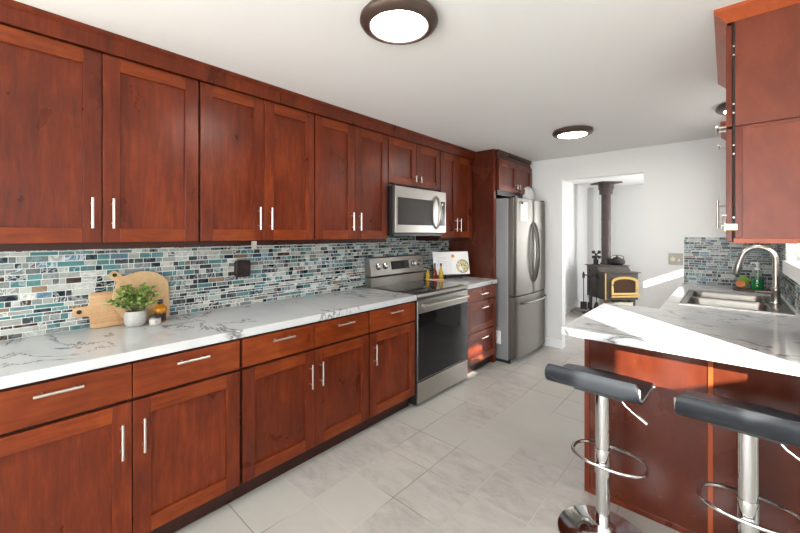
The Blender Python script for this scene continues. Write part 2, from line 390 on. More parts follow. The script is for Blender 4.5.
sbox('wall_far_left', [(SX-WT, SX, YB+WT, SY, 0, ZC)], 'wall')
NX0, NX1, NZ0, NZ1 = -0.1, 1.2, 0.7, 2.0  # unseen window opening, added to bring light into the stove room
sbox('wall_far', [(SX-WT, NX0, SY, SY+WT, 0, ZC), (NX1, XE, SY, SY+WT, 0, ZC), (NX0, NX1, SY, SY+WT, 0, NZ0), (NX0, NX1, SY, SY+WT, NZ1, ZC)], 'wall')
sbox('wall_far_right', [(XE, XE+WT, YB, SY, 0, ZC)], 'wall')
sbox('baseboard_back', [(-1.86, DX0, YB-0.014, YB, 0, 0.10)], 'white')
sbox('baseboard_far_left', [(SX, SX+0.014, YB+WT, SY, 0, 0.09)], 'white')
sbox('trim_1', [(-2.005, -1.925, SY-0.03, SY, 0, ZC)], 'white')
def window(name, axis, pos, a0, a1, z0, z1, fr=0.045, mun=()):
    """window frame in a wall opening; axis 'x' = wall plane of constant x. Glass pane as a child."""
    def B(p0, p1, q0, q1, z0_, z1_): return (p0, p1, q0, q1, z0_, z1_) if axis == 'x' else (q0, q1, p0, p1, z0_, z1_)
    bm = bmesh.new()
    for q in ((a0, a0+fr), (a1-fr, a1)): bx(bm, *B(pos, pos+0.06, *q, z0, z1))
    for z in ((z0, z0+fr), (z1-fr, z1)): bx(bm, *B(pos+0.001, pos+0.059, a0+fr, a1-fr, *z))
    for z in mun: bx(bm, *B(pos+0.02, pos+0.045, a0+fr, a1-fr, z-0.012, z+0.012))
    o = struct(name, bm, 'white')
    p = box('glass_pane', B(pos+0.028, pos+0.032, a0+fr, a1-fr, z0+fr, z1-fr), 'pane', o)
    return o
w1 = window('window_1', 'x', XR+0.05, WY0, WY1, WZ0, WZ1)
box('sun_cut_rail', (XR+0.062, XR+0.10, WY0+0.046, WY1-0.046, WZ0+0.045, WZ0+0.118), 'white', w1)  # deep rail added to cut the lower edge of the sun strip
box('window_sill', (XR-0.022, XR+0.05, WY0-0.03, WY1+0.004, WZ0-0.09, WZ0+0.004), 'white', w1)
bm = bmesh.new(); bx(bm, XR+0.012, XR+0.016, WY0+0.01, WY1-0.01, 1.365, WZ1-0.03); tube(bm, [(XR+0.014, WY0+0.01, WZ1-0.03), (XR+0.014, WY1-0.01, WZ1-0.03)], 0.018)
obj('added_sun_blocker', bm, 'shade', w1)  # unseen shade, added to cut the upper edge of the sun strip
window('window_2', 'x', XE+0.03, EA0, EA1, 1.665, EZ1, 0.012, (1.862,))
window('window_3', 'x', XE+0.03, EB0, EB1, EZ0, EZB, 0.012)
window('added_fill_window', 'y', SY+0.03, NX0, NX1, NZ0, NZ1)
d1 = window('added_fill_door', 'y', YS-0.09, PX0, PX1, 0.0, PZ, 0.06)
box('door_mullion', (-0.63, -0.57, YS-0.1, YS-0.025, 0.06, PZ-0.06), 'white', d1)

# ------------------------------------------------------------------ backsplashes
rng = random.Random(7)
PAL = [((0.66, 0.67, 0.64), 36), ((0.45, 0.48, 0.47), 14), ((0.22, 0.25, 0.26), 9), ((0.11, 0.125, 0.13), 4), ((0.014, 0.10, 0.15), 9),
       ((0.05, 0.19, 0.22), 9), ((0.30, 0.48, 0.48), 15), ((0.33, 0.48, 0.56), 4), ((0.24, 0.17, 0.13), 5), ((0.50, 0.42, 0.34), 3)]
def backsplash(name, label, rects, fn, dark=0.0):
    """rects: (u0,u1,v0,v1) patches of wall; fn(u,v,h)->xyz, h = out of the wall"""
    bm = bmesh.new(); cl = bm.loops.layers.color.new('tile'); rl = bm.loops.layers.color.new('rnd')
    gb = bmesh.new()
    cols = [c for c, n in PAL]; wts = [n for c, n in PAL]
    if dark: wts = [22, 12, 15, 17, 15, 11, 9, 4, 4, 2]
    g = 0.0016
    for u0, u1, v0, v1 in rects:
        prism(gb, [(u0, v0), (u1, v0), (u1, v1), (u0, v1)], 0.0008, 0.005, lambda p, q, h: fn(p, q, h))
        v = v0
        while v < v1-0.004:
            hgt = rng.choice((0.015, 0.020, 0.024, 0.028, 0.031)); hgt = min(hgt, v1-v)
            if v1-v-hgt < 0.008: hgt = v1-v
            u = u0-rng.uniform(0, 0.05)
            while u < u1:
                wd = rng.choice((0.025, 0.034, 0.044, 0.055, 0.07, 0.09))*rng.uniform(0.85, 1.2)
                a, b = max(u, u0), min(u+wd, u1); u += wd
                if b-a < 0.006: continue
                h = 0.0075+rng.uniform(-0.0004, 0.0004)
                lo = [bm.verts.new(fn(p, q, 0.004)) for p, q in ((a+g, v+g), (b-g, v+g), (b-g, v+hgt-g), (a+g, v+hgt-g))]
                hi = [bm.verts.new(fn(p, q, h)) for p, q in ((a+g+.0006, v+g+.0006), (b-g-.0006, v+g+.0006), (b-g-.0006, v+hgt-g-.0006), (a+g+.0006, v+hgt-g-.0006))]
                fs = [bm.faces.new(hi)]+[bm.faces.new((lo[i], lo[(i+1) % 4], hi[(i+1) % 4], hi[i])) for i in range(4)]
                c = rng.choices(cols, wts)[0]; s = rng.uniform(0.85, 1.12); r = (rng.random(), rng.random(), rng.random(), 1)
                for f in fs:
                    for lp in f.loops:
                        lp[cl] = (*[min(1, x*s) for x in c], 1); lp[rl] = r
            v += hgt
    o = thing(name, label, 'backsplash', fn((rects[0][0]+rects[0][1])/2, rects[0][2], 0.004))
    for b_ in (gb, bm): bmesh.ops.translate(b_, verts=b_.verts, vec=-o.location)
    obj('grout_bed', gb, 'grout', o); obj('mosaic_tiles', bm, 'mosaic', o)
    return o
backsplash('mosaic_backsplash', 'long blue, grey and white glass mosaic backsplash on left wall above the worktop', [(-0.35, 3.655, 0.918, 1.338), (2.262, 3.012, 1.3385, 1.388)], lambda u, v, h: (XL+h, u, v))
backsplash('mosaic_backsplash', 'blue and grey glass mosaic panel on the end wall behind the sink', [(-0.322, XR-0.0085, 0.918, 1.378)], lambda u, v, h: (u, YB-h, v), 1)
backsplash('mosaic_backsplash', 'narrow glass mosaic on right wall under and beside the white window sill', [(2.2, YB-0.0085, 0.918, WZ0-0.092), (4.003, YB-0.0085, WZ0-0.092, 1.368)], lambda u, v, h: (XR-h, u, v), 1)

# ------------------------------------------------------------------ kitchen cabinets
def bar_handle(parent, c, axis, L, out, name='handle'):
    """bar pull centred at c; axis 'y' or 'z'; out = +1 local x"""
    x, y, z = c; bm = bmesh.new(); s = 0.032
    if axis == 'z':
        tube(bm, [(x+s, y, z-L/2), (x+s, y, z+L/2)], 0.0055, 10)
        for k in (-0.32, 0.32): tube(bm, [(x-0.001, y, z+k*L), (x+s, y, z+k*L)], 0.0045, 8)
    else:
        tube(bm, [(x+s, y-L/2, z), (x+s, y+L/2, z)], 0.0055, 10)
        for k in (-0.32, 0.32): tube(bm, [(x-0.001, y+k*L, z), (x+s, y+k*L, z)], 0.0045, 8)
    return obj(name, bm, 'nickel', parent, smooth=True)
def shaker(parent, name, x, y0, y1, z0, z1, mw='cherry', st=0.066, th=0.02, split=True):
    """five-piece door on plane x (back) facing +x"""
    bm = bmesh.new(); s = min(st, (y1-y0)*0.28); bm.faces.ensure_lookup_table()
    bx(bm, x, x+th, y0, y0+s, z0, z1); bx(bm, x, x+th, y1-s, y1, z0, z1)
    bx(bm, x, x+th, y0+s, y1-s, z0, z0+st); bx(bm, x, x+th, y0+s, y1-s, z1-st, z1)
    bm.faces.ensure_lookup_table()
    for f in bm.faces[12:]: f.material_index = 1
    d = obj(name, bm, mw, parent, bevel=0.0016); d.data.materials.append(M['cherry_rail'])
    box('door_panel' if name == 'door' else 'drawer_panel', (x+0.002, x+th-0.0125, y0+s-0.002, y1-s+0.002, z0+st-0.002, z1-st+0.002), mw, d)
    return d
HL = 0.138
def upper(label, y0, y1, z0, z1, doors, depth=0.316, zd=None, hz=None, mw='cherry', rot=0, wallx=XL, group='cherry wall cabinets over the left worktop', cat='cabinet', hl=HL):
    loc = (wallx, y0, 0) if not rot else (wallx, y1, 0)
    t = thing('wall_cabinet', label, cat, loc, rot, group); W = y1-y0
    bm = bmesh.new(); bx(bm, 0.009, depth, 0.0015, W-0.0015, z0, z1); obj('cabinet_body', bm, 'cherry_shaded', t, bevel=0.001)
    zd0 = z0+0.031 if zd is None else zd
    n = doors; g = 0.0055; iw = (W-2*g)
    for i in range(n):
        a = g+iw*i/n+(0.002 if i else 0); b = g+iw*(i+1)/n-(0.002 if i < n-1 else 0)
        d = shaker(t, 'door', depth, a, b, zd0, 2.246)
        hy = b-0.036 if i == 0 else a+0.036
        bar_handle(d, (depth+0.02, hy, (zd0+0.135) if hz is None else hz), 'z', hl, 1)
    return t
upper('leftmost wide double-door cherry wall cabinet, above the leaning cutting boards\' left end', -0.08, 0.757, 1.339, 2.30, 2)
upper('double-door cherry wall cabinet above the brown outlet adapter', 0.757, 1.508, 1.339, 2.30, 2)
upper('double-door cherry wall cabinet immediately left of the microwave', 1.508, 2.255, 1.339, 2.30, 2)
upper('short double-door cherry wall cabinet directly on top of the microwave', 2.255, 3.018, 1.826, 2.30, 2, zd=1.850, hz=1.915, hl=0.06)
upper('narrow double-door cherry wall cabinet between microwave and tall refrigerator panel', 3.018, 3.62, 1.339, 2.30, 2)
box('filler_strip', (0.009, 0.318, 0.603, 0.643, 1.339, 2.30), 'cherry', [o for o in C.objects if o.name.startswith('wall_cabinet')][-1])
upper('deep double-door dark cherry cabinet above the refrigerator', 3.714, 4.625, 1.842, 2.30, 2, depth=0.604, zd=1.895, hz=1.965, hl=0.06, group=None)
# crown moulding along the left run (two lengths with a joint) and its return over the refrigerator
CP = [(0.0, 0.0), (0.012, 0.0), (0.016, 0.014), (0.022, 0.060), (0.032, 0.074), (0.040, 0.082), (0.040, 0.093), (0.0, 0.093)]
CPF = [(0.0, 0.0), (0.016, 0.0), (0.016, 0.066), (0.022, 0.070), (0.030, 0.078), (0.032, 0.080), (0.032, 0.0925), (0.0, 0.0925)]
def crown(label, y0, y1, x, z=2.2505):
    bm = prism(bmesh.new(), CPF, y0, y1, lambda p, q, h: (x+p, h, z+q))
    return tag(obj('crown_moulding', bm, 'cherry', bevel=0.0008), label, 'moulding', None)
for yy, y1, lb in ((-0.4, 1.232, 'left length of cherry crown moulding over the two leftmost wall cabinets'), (1.234, 3.660, 'right length of cherry crown moulding running from its joint to the refrigerator panel')):
    crown(lb, yy, y1, XL+0.338)
tag(box('ceiling_filler', (XL+0.02, XL+0.620, 3.714, 4.625, 2.302, ZC-0.001), 'cherry_panel'), 'thin dark filler strip between the refrigerator cabinet and ceiling', 'trim')
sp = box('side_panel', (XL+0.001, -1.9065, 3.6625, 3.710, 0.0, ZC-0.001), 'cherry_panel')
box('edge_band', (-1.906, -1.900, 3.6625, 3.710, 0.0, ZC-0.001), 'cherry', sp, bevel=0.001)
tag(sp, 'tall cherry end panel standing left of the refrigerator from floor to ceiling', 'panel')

def base(label, y0, y1, layout, depth=0.602, rot=0, x=XL, group='cherry base cabinets under the left worktop'):
    t = thing('base_cabinet', label, 'cabinet', (x, y0, 0) if not rot else (x, y1, 0), rot, group); W = y1-y0
    box('cabinet_body', (0.001, depth, 0.0015, W-0.0015, 0.10, 0.873), 'cherry_shaded', t)
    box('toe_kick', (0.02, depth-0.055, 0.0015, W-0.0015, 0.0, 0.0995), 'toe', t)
    g = 0.008; iw = W-2*g
    if layout == 'drawers':
        for z0, z1 in ((0.735, 0.862), (0.428, 0.722), (0.115, 0.415)):
            if z1-z0 < 0.2:
                d = box('drawer', (depth, depth+0.02, g, W-g, z0, z1), 'cherry_rail', t, bevel=0.002)
            else: d = shaker(t, 'drawer', depth, g, W-g, z0, z1)
            bar_handle(d, (depth+0.02, W/2, z1-0.062), 'y', HL, 1)
    else:
        n = layout
        for i in range(n):
            a = g+iw*i/n+(0.002 if i else 0); b = g+iw*(i+1)/n-(0.002 if i < n-1 else 0)
            d = box('drawer', (depth, depth+0.02, a, b, 0.716, 0.862), 'cherry_rail', t, bevel=0.002)
            bar_handle(d, (depth+0.02, (a+b)/2, 0.826), 'y', HL, 1)
            d = shaker(t, 'door', depth, a, b, 0.115, 0.702)
            hy = (b-0.036 if i == 0 else a+0.036) if n > 1 else a+0.036
            bar_handle(d, (depth+0.02, hy, 0.556), 'z', 0.145, 1)
    return t
base('leftmost two-door, two-drawer cherry base cabinet below the cutting boards', -0.07, 0.857, 2)
base('middle two-door, two-drawer cherry base cabinet of the left run', 0.857, 1.764, 2)
base('single-door, single-drawer cherry base cabinet just left of the oven', 1.764, 2.277, 1)
base('three-drawer cherry base cabinet between oven and refrigerator', 3.055, 3.657, 'drawers')

def slab(name, label, boxes, bevel=0.003):
    bm = bmesh.new()
    for b in boxes: bx(bm, *b)
    bmesh.ops.remove_doubles(bm, verts=bm.verts, dist=1e-5)
    bad = [f for f in bm.faces if False]
    return tag(obj(name, bm, 'quartz', bevel=bevel), label, 'countertop')
ZT = 0.917
slab('countertop', 'long white veined quartz worktop on the left run, holding the potted plant', [(XL+0.0005, -1.858, -0.35, 2.2795, 0.875, ZT)])
slab('countertop', 'short white quartz worktop between the range and refrigerator panel', [(XL+0.0005, -1.858, 3.049, 3.6615, 0.875, ZT)])

# ------------------------------------------------------------------ electric range
def make_range():
    t = thing('electric_range', 'stainless steel electric range with black glass oven door and cooktop', 'range', (XL+0.012, 2.2815, 0)); W = 0.766
    D = 0.602
    box('body', (0.0, D, 0.0, W, 0.02, 0.894), 'black', t, bevel=0.003)
    for a in (0.05, D-0.05):
        for b_ in (0.05, W-0.05): obj('foot', tube(bmesh.new(), [(a, b_, 0.0), (a, b_, 0.0195)], 0.018), 'black', t)
    # cooktop: steel rim and glass
    bm = bmesh.new(); prism(bm, [(0.075, 0.892), (D+0.026, 0.892), (D+0.030, 0.902), (D+0.018, 0.917), (0.075, 0.921)], 0.0, W, lambda p, q, h: (p, h, q))
    rim = obj('cooktop', bm, 'steel', t, bevel=0.002)
    gl = box('glass_top', (0.09, D-0.012, 0.012, W-0.012, 0.9195, 0.9235), 'blackglass', t, bevel=0.001)
    for cx, cy, r in ((0.22, 0.2, 0.085), (0.22, 0.56, 0.105), (0.44, 0.2, 0.11), (0.44, 0.56, 0.085)):
        bm = bmesh.new(); ring_tube(bm, [(cx+r*math.cos(a*PI/24), cy+r*math.sin(a*PI/24), 0.9235) for a in range(48)], 0.0008, 6)
        obj('burner_ring', bm, 'steel_grey', gl, smooth=True)
    # oven door
    d = box('oven_door', (D, D+0.022, 0.004, W-0.004, 0.215, 0.868), 'steel', t, bevel=0.003)
    box('oven_glass', (D+0.0215, D+0.025, 0.006, W-0.006, 0.222, 0.762), 'blackglass', d, bevel=0.001)
    bm = bmesh.new(); tube(bm, [(D+0.058, 0.05, 0.822), (D+0.058, W-0.05, 0.822)], 0.0125, 14)
    for y in (0.075, W-0.075): bx(bm, D+0.02, D+0.058, y-0.014, y+0.014, 0.812, 0.832)
    obj('oven_handle', bm, 'steel', d, smooth=True)
    box('storage_drawer', (D, D+0.022, 0.004, W-0.004, 0.035, 0.203), 'steel', t, bevel=0.003)
    # back guard
    bm = bmesh.new(); prism(bm, [(0.002, 0.92), (0.085, 0.92), (0.085, 1.005), (0.07, 1.012), (0.002, 1.012)], 0.0, W, lambda p, q, h: (p, h, q))
    obj('backguard_base', bm, 'steel', t, bevel=0.002)
    bm = bmesh.new(); prism(bm, [(0.002, 1.013), (0.092, 1.022), (0.066, 1.185), (0.055, 1.192), (0.002, 1.192)], 0.0, W, lambda p, q, h: (p, h, q))
    bgd = obj('control_panel', bm, 'steel', t, bevel=0.003)
    tl = math.atan2(0.026, 0.163)
    nrm = Vector((math.cos(tl), 0, math.sin(tl))); up = Vector((-math.sin(tl), 0, math.cos(tl)))
    def on(y, s, h): return Vector((0.092, y, 1.022))+up*s+nrm*h
    bm = bmesh.new(); prism(bm, [(0.27, 0.045), (0.53, 0.045), (0.53, 0.125), (0.27, 0.125)], -0.002, 0.0025, lambda p, q, h: on(p, q, h))
    obj('display', bm, 'blackglass', bgd)
    for y in (0.095, 0.19, 0.60, 0.69):
        bm = bmesh.new(); tube(bm, [on(y, 0.085, -0.001), on(y, 0.085, 0.008), on(y, 0.085, 0.010), on(y, 0.085, 0.028), on(y, 0.085, 0.031)], [0.027, 0.027, 0.021, 0.019, 0.016], 20)
        kb = obj('knob', bm, 'chrome', bgd, smooth=True)
        bm = bmesh.new(); tube(bm, [on(y, 0.085, -0.001), on(y, 0.085, 0.004)], 0.031, 24); obj('knob_ring', bm, 'black', kb, smooth=True)
    return t
make_range()

# ------------------------------------------------------------------ microwave
def make_microwave():
    t = thing('microwave', 'stainless over-the-range microwave with dark glass door', 'microwave', (XL+0.012, 2.262, 1.39)); W = 0.752; D = 0.365; Hh = 0.432
    box('case', (0.0, D, 0.0, W, 0.02, Hh), 'black', t, bevel=0.003)
    fr = box('front', (D, D+0.030, 0.006, W-0.001, 0.03, Hh-0.002), 'steel', t, bevel=0.004)
    box('door_glass', (D+0.0295, D+0.033, 0.035, 0.535, 0.098, 0.335), 'mwglass', fr, bevel=0.001)
    c = box('control_strip', (D+0.0295, D+0.0325, 0.640, W-0.02, 0.098, 0.335), 'mwglass', fr, bevel=0.001)
    bm = bmesh.new(); lathe(bm, [(0.0, 0.0), (0.012, 0.0), (0.011, 0.002), (0, 0.002)], 16, (D+0.0322, 0.685, 0.305), 'x'); obj('button', bm, 'paper', c)
    bm = bmesh.new(); pts = []
    for i in range(13):
        a = i/12; pts.append((D+0.026+0.052*math.sin(PI*a)**0.6, 0.588, 0.065+0.315*a))
    tube(bm, pts, [0.011+0.006*math.sin(PI*i/12) for i in range(13)], 12); obj('handle', bm, 'steel', fr, smooth=True)
    box('vent_grille', (0.03, D-0.005, 0.02, W-0.03, 0.0, 0.021), 'black', t, bevel=0.003)
make_microwave()

# ------------------------------------------------------------------ refrigerator
def make_fridge():
    y0, W = 3.722, 0.905
    t = thing('refrigerator', 'stainless french-door refrigerator with bottom freezer and a note', 'refrigerator', (XL+0.02, y0, 0)); D = 0.708
    box('case', (0.0, D, 0.0, W, 0.035, 1.800), 'steel_grey', t, bevel=0.006)
    box('base_grille', (0.06, D+0.02, 0.02, W-0.02, 0.0, 0.05), 'black', t)
    XD = D+0.006; bow = 0.028; TH = 0.078
    def bowed(a, b, z0, z1):
        bm = bmesh.new(); n = 16; out = []
        for i in range(n+1):
            y = a+(b-a)*i/n; s = (y/W-0.5)*2; e = min(i, n-i)
            x = XD+TH+bow*(1-s*s)-bow*0.5
            if e == 0: x -= 0.012
            out.append((x, y))
        poly = [(XD, a), *out, (XD, b)]
        prism(bm, poly, z0, z1, lambda p, q, h: (p, q, h)); return bm
    ym = W/2
    for a, b, hy in ((0.002, ym-0.003, ym-0.035), (ym+0.003, W-0.002, ym+0.035)):
        d = obj('door', bowed(a, b, 0.735, 1.802), 'steel_v', t, smooth=True, bevel=0.004)
        bm = bmesh.new(); pts = []
        for i in range(17):
            u = i/16; pts.append((XD+TH+0.008+0.060*math.sin(PI*u)**0.55, hy, 0.86+0.68*u))
        tube(bm, pts, 0.0125, 12); obj('handle', bm, 'steel_v', d, smooth=True)
        bm = bmesh.new(); bx(bm, XD+0.02, XD+0.06, (0.03 if a < 0.1 else W-0.09), (0.09 if a < 0.1 else W-0.03), 1.8015, 1.822); obj('hinge_cover', bm, 'black', d, bevel=0.004)
    d = obj('freezer_drawer', bowed(0.002, W-0.002, 0.055, 0.725), 'steel_v', t, smooth=True, bevel=0.004)
    bm = bmesh.new(); pts = []
    for i in range(17):
        u = i/16; pts.append((XD+TH+0.018+0.050*math.sin(PI*u)**0.4, 0.10+(W-0.2)*u, 0.655))
    tube(bm, pts, 0.0125, 12); obj('handle', bm, 'steel_v', d, smooth=True)
    bm = bmesh.new(); bx(bm, D-0.165, D-0.085, -0.0012, 0.0005, 0.20, 0.345); obj('sticker', bm, 'paper', t)
    # note hung on the left door
    n = thing('paper_note', 'white paper note with black magnet on upper left refrigerator door', 'note', (XL+0.02, y0, 1.56))
    def surf(y, h): return XD+TH+bow*(1-((y/W-0.5)*2)**2)-bow*0.5+h
    def sheet(name, ya, yb, za, zb, h0, h1, mt, par):
        bm = bmesh.new(); k_ = 6
        r = [[bm.verts.new((surf(ya+(yb-ya)*i/k_, h), ya+(yb-ya)*i/k_, z)) for i in range(k_+1)] for z, h in ((za, h0), (zb, h0), (zb, h1), (za, h1))]
        for a, b in zip(r, r[1:]+r[:1]):
            for i in range(k_): bm.faces.new((a[i], a[i+1], b[i+1], b[i]))
        for i in (0, k_): bm.faces.new([q[i] for q in r])
        return obj(name, bm, mt, par)
    sh = sheet('sheet', 0.125, 0.285, -0.01, 0.20, 0.0012, 0.0022, 'paper', n)
    for i in range(7): sheet('print_line', 0.15, 0.19+0.025*(i % 3), 0.155-0.022*i, 0.158-0.022*i, 0.0021, 0.0026, 'ink', sh)
    bm = bmesh.new(); lathe(bm, [(0, 0.002), (0.016, 0.002), (0.016, 0.012), (0.012, 0.016), (0, 0.016)], 16, (surf(0.15, 0.0005), 0.15, 0.19), 'x'); obj('magnet', bm, 'black', n, smooth=True)
make_fridge()
rg = random.Random(3)
bm = bmesh.new(); lathe(bm, [(0.0, 0), (0.10, 0.0), (0.115, 0.03), (0.11, 0.10), (0.085, 0.17), (0.05, 0.20), (0.0, 0.205)], 20)
for v in bm.verts:
    if v.co.z > 0.01: v.co += Vector((rg.uniform(-.008, .008), rg.uniform(-.008, .008), rg.uniform(-.008, .004)))
tag(obj('plastic_bag', bm, 'bag', smooth=True, loc=(-1.90, 4.50, 1.8015)), 'rumpled white plastic bag sitting on top of the refrigerator', 'bag')

# ------------------------------------------------------------------ peninsula and sink run
PY, PXL = 2.17, -0.582
t = thing('peninsula_cabinet', 'dark cherry paneled peninsula base facing the two bar stools', 'cabinet', (PXL, PY, 0))
PW = XR-0.002-PXL
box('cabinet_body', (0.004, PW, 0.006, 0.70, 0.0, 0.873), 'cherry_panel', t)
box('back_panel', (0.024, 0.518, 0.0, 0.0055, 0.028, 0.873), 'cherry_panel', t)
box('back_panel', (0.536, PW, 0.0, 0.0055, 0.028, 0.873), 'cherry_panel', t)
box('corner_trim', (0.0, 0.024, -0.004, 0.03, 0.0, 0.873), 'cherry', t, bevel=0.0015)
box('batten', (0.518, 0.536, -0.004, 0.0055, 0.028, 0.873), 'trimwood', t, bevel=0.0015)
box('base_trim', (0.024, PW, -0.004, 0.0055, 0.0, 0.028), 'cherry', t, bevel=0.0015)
# base cabinet under the sink (faces the aisle) built hollow so the bowls hang in it
t = thing('base_cabinet', 'cherry sink base cabinet along the right wall behind the peninsula', 'cabinet', (XR-0.001, YB-0.002, 0), PI)
W2 = YB-0.002-2.90
box('cabinet_body', (0.003, 0.62, 0.002, W2, 0.10, 0.66), 'cherry_shaded', t)
bm = bmesh.new(); bx(bm, 0.595, 0.62, 0.002, W2, 0.661, 0.873); bx(bm, 0.003, 0.594, 0.002, 0.022, 0.661, 0.873); bx(bm, 0.003, 0.594, W2-0.02, W2, 0.661, 0.873); obj('face_frame', bm, 'cherry_shaded', t)
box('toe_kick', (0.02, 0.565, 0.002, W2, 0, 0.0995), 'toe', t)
for i in range(4):
    a, b = 0.02+i*(W2-0.04)/4+0.003, 0.02+(i+1)*(W2-0.04)/4-0.003
    d = shaker(t, 'door', 0.62, a, b, 0.115, 0.702); bar_handle(d, (0.64, b-0.036 if i % 2 == 0 else a+0.036, 0.58), 'z', HL, 1)
    d = box('drawer', (0.62, 0.64, a, b, 0.716, 0.862), 'cherry', t, bevel=0.002); bar_handle(d, (0.64, (a+b)/2, 0.80), 'y', HL, 1)
# U-shaped worktop: outline with the sink opening left out
SKX0, SKX1, SKY0, SKY1 = -0.252, 0.312, 3.22, 4.052
def sink_worktop():
    bm = bmesh.new(); hx0, hx1, hy0, hy1 = SKX0+0.018, SKX1-0.018, SKY0+0.018, SKY1-0.018
    xs = [-0.655, -0.333, hx0, hx1, XR-0.0005]; ys = [2.015, 2.93, hy0, hy1, YB-0.0005]
    def inside(i, j):
        if j == 0: return True
        if i == 0: return False
        return not (i == 2 and j == 2)
    V = {}
    def vv(i, j, z):
        kk = (i, j, z)
        if kk not in V: V[kk] = bm.verts.new((xs[i], ys[j], z))
        return V[kk]
    z0, z1 = 0.875, ZT
    for i in range(4):
        for j in range(4):
            if not inside(i, j): continue
            bm.faces.new((vv(i, j, z1), vv(i+1, j, z1), vv(i+1, j+1, z1), vv(i, j+1, z1)))
            bm.faces.new((vv(i, j, z0), vv(i, j+1, z0), vv(i+1, j+1, z0), vv(i+1, j, z0)))
            for (di, dj, p, q) in ((0, -1, (i, j), (i+1, j)), (1, 0, (i+1, j), (i+1, j+1)), (0, 1, (i+1, j+1), (i, j+1)), (-1, 0, (i, j+1), (i, j))):
                a, b = i+di, j+dj
                if not (0 <= a < 4 and 0 <= b < 4 and inside(a, b)):
                    bm.faces.new((vv(*p, z0), vv(*q, z0), vv(*q, z1), vv(*p, z1)))
    return tag(obj('countertop', bm, 'quartz', bevel=0.003), 'white veined quartz worktop of the peninsula and sink, sunlit at front', 'countertop')
sink_worktop()
def make_sink():
    t = thing('double_sink', 'stainless double-bowl drop-in sink set in the right worktop', 'sink', (0, 0, ZT))
    x0, x1, y0, y1 = SKX0, SKX1, SKY0, SKY1; ym = (y0+y1)/2
    bowls = ((x0+0.045, x1-0.105, y0+0.04, ym-0.018), (x0+0.045, x1-0.105, ym+0.018, y1-0.04))
    bm = bmesh.new()
    # rim deck made of strips round the two bowls
    ex = [x0, bowls[0][0], bowls[0][1], x1]; ey = [y0, bowls[0][2], bowls[0][3], bowls[1][2], bowls[1][3], y1]
    for i in range(3):
        for j in range(5):
            if i == 1 and j in (1, 3): continue
            bx(bm, ex[i], ex[i+1], ey[j], ey[j+1], 0.0005, 0.006)
    bmesh.ops.remove_doubles(bm, verts=bm.verts, dist=1e-5)
    cnt = {}
    for f in bm.faces: cnt.setdefault(tuple(sorted(v.index for v in f.verts)), []).append(f)
    rim = obj('rim', bm, 'sinksteel', t)
    bm = bmesh.new(); ring = rrect(x0+0.006, x1-0.006, y0+0.006, y1-0.006, 0.03, 6); ring_tube(bm, [(p, q, 0.006) for p, q in ring], 0.004, 8); obj('rim_bead', bm, 'sinksteel', rim, smooth=True)
    for bw in bowls:
        bm = bmesh.new(); rings = []
        for ins, z, r in ((-0.006, 0.0065, 0.05), (0.0, 0.004, 0.05), (0.004, -0.01, 0.05), (0.012, -0.15, 0.06), (0.03, -0.178, 0.07), (0.07, -0.186, 0.07)):
            rings.append([bm.verts.new((p, q, z)) for p, q in rrect(bw[0]+ins, bw[1]-ins, bw[2]+ins, bw[3]-ins, r, 6)])
        for a, b in zip(rings, rings[1:]):
            for i in range(len(a)): bm.faces.new((a[i], a[(i+1) % len(a)], b[(i+1) % len(a)], b[i]))
        bm.faces.new(rings[-1])
        bo = obj('bowl', bm, 'sinksteel', t, smooth=True)
        cx, cy = (bw[0]+bw[1])/2, (bw[2]+bw[3])/2
        bm = bmesh.new(); lathe(bm, [(0.0, -0.183), (0.03, -0.183), (0.04, -0.1845), (0.042, -0.186)], 20, (cx, cy, 0)); obj('drain', bm, 'chrome', bo, smooth=True)
make_sink()
def make_faucet():
    t = thing('faucet', 'tall brushed gooseneck pull-down faucet at the sink', 'faucet', (0.256, 3.66, ZT+0.0062))
    bm = bmesh.new(); lathe(bm, [(0, 0), (0.030, 0), (0.030, 0.006), (0.024, 0.012), (0.0235, 0.085), (0.025, 0.088), (0.025, 0.105), (0.019, 0.115), (0, 0.115)], 24); obj('body', bm, 'faucet', t, smooth=True)
    pts = [(0, 0, 0.10), (0, 0, 0.18), (0, 0, 0.30)]; R = 0.088
    for i in range(1, 15):
        a = PI*0.93*i/14; pts.append((-R+R*math.cos(a), 0, 0.30+R*math.sin(a)*1.05))
    lx, _, lz = pts[-1]; pts.append((lx-0.012, 0, lz-0.035))
    bm = bmesh.new(); tube(bm, pts, 0.0165, 16); sp = obj('spout', bm, 'faucet', t, smooth=True)
    bm = bmesh.new(); tube(bm, [(lx-0.010, 0, lz-0.028), (lx-0.014, 0, lz-0.045), (lx-0.030, 0, lz-0.125), (lx-0.031, 0, lz-0.13)], [0.018, 0.020, 0.024, 0.021], 16); sh = obj('spray_head', bm, 'faucet', t, smooth=True)
    bm = bmesh.new(); tube(bm, [(lx-0.031, 0, lz-0.128), (lx-0.0322, 0, lz-0.136)], 0.017, 16); obj('nozzle', bm, 'black', sh, smooth=True)
    bm = bmesh.new(); tube(bm, [(-0.015, -0.01, 0.070), (-0.055, -0.03, 0.074), (-0.105, -0.055, 0.078)], [0.010, 0.0075, 0.006], 12); obj('lever', bm, 'faucet', t, smooth=True)
make_faucet()
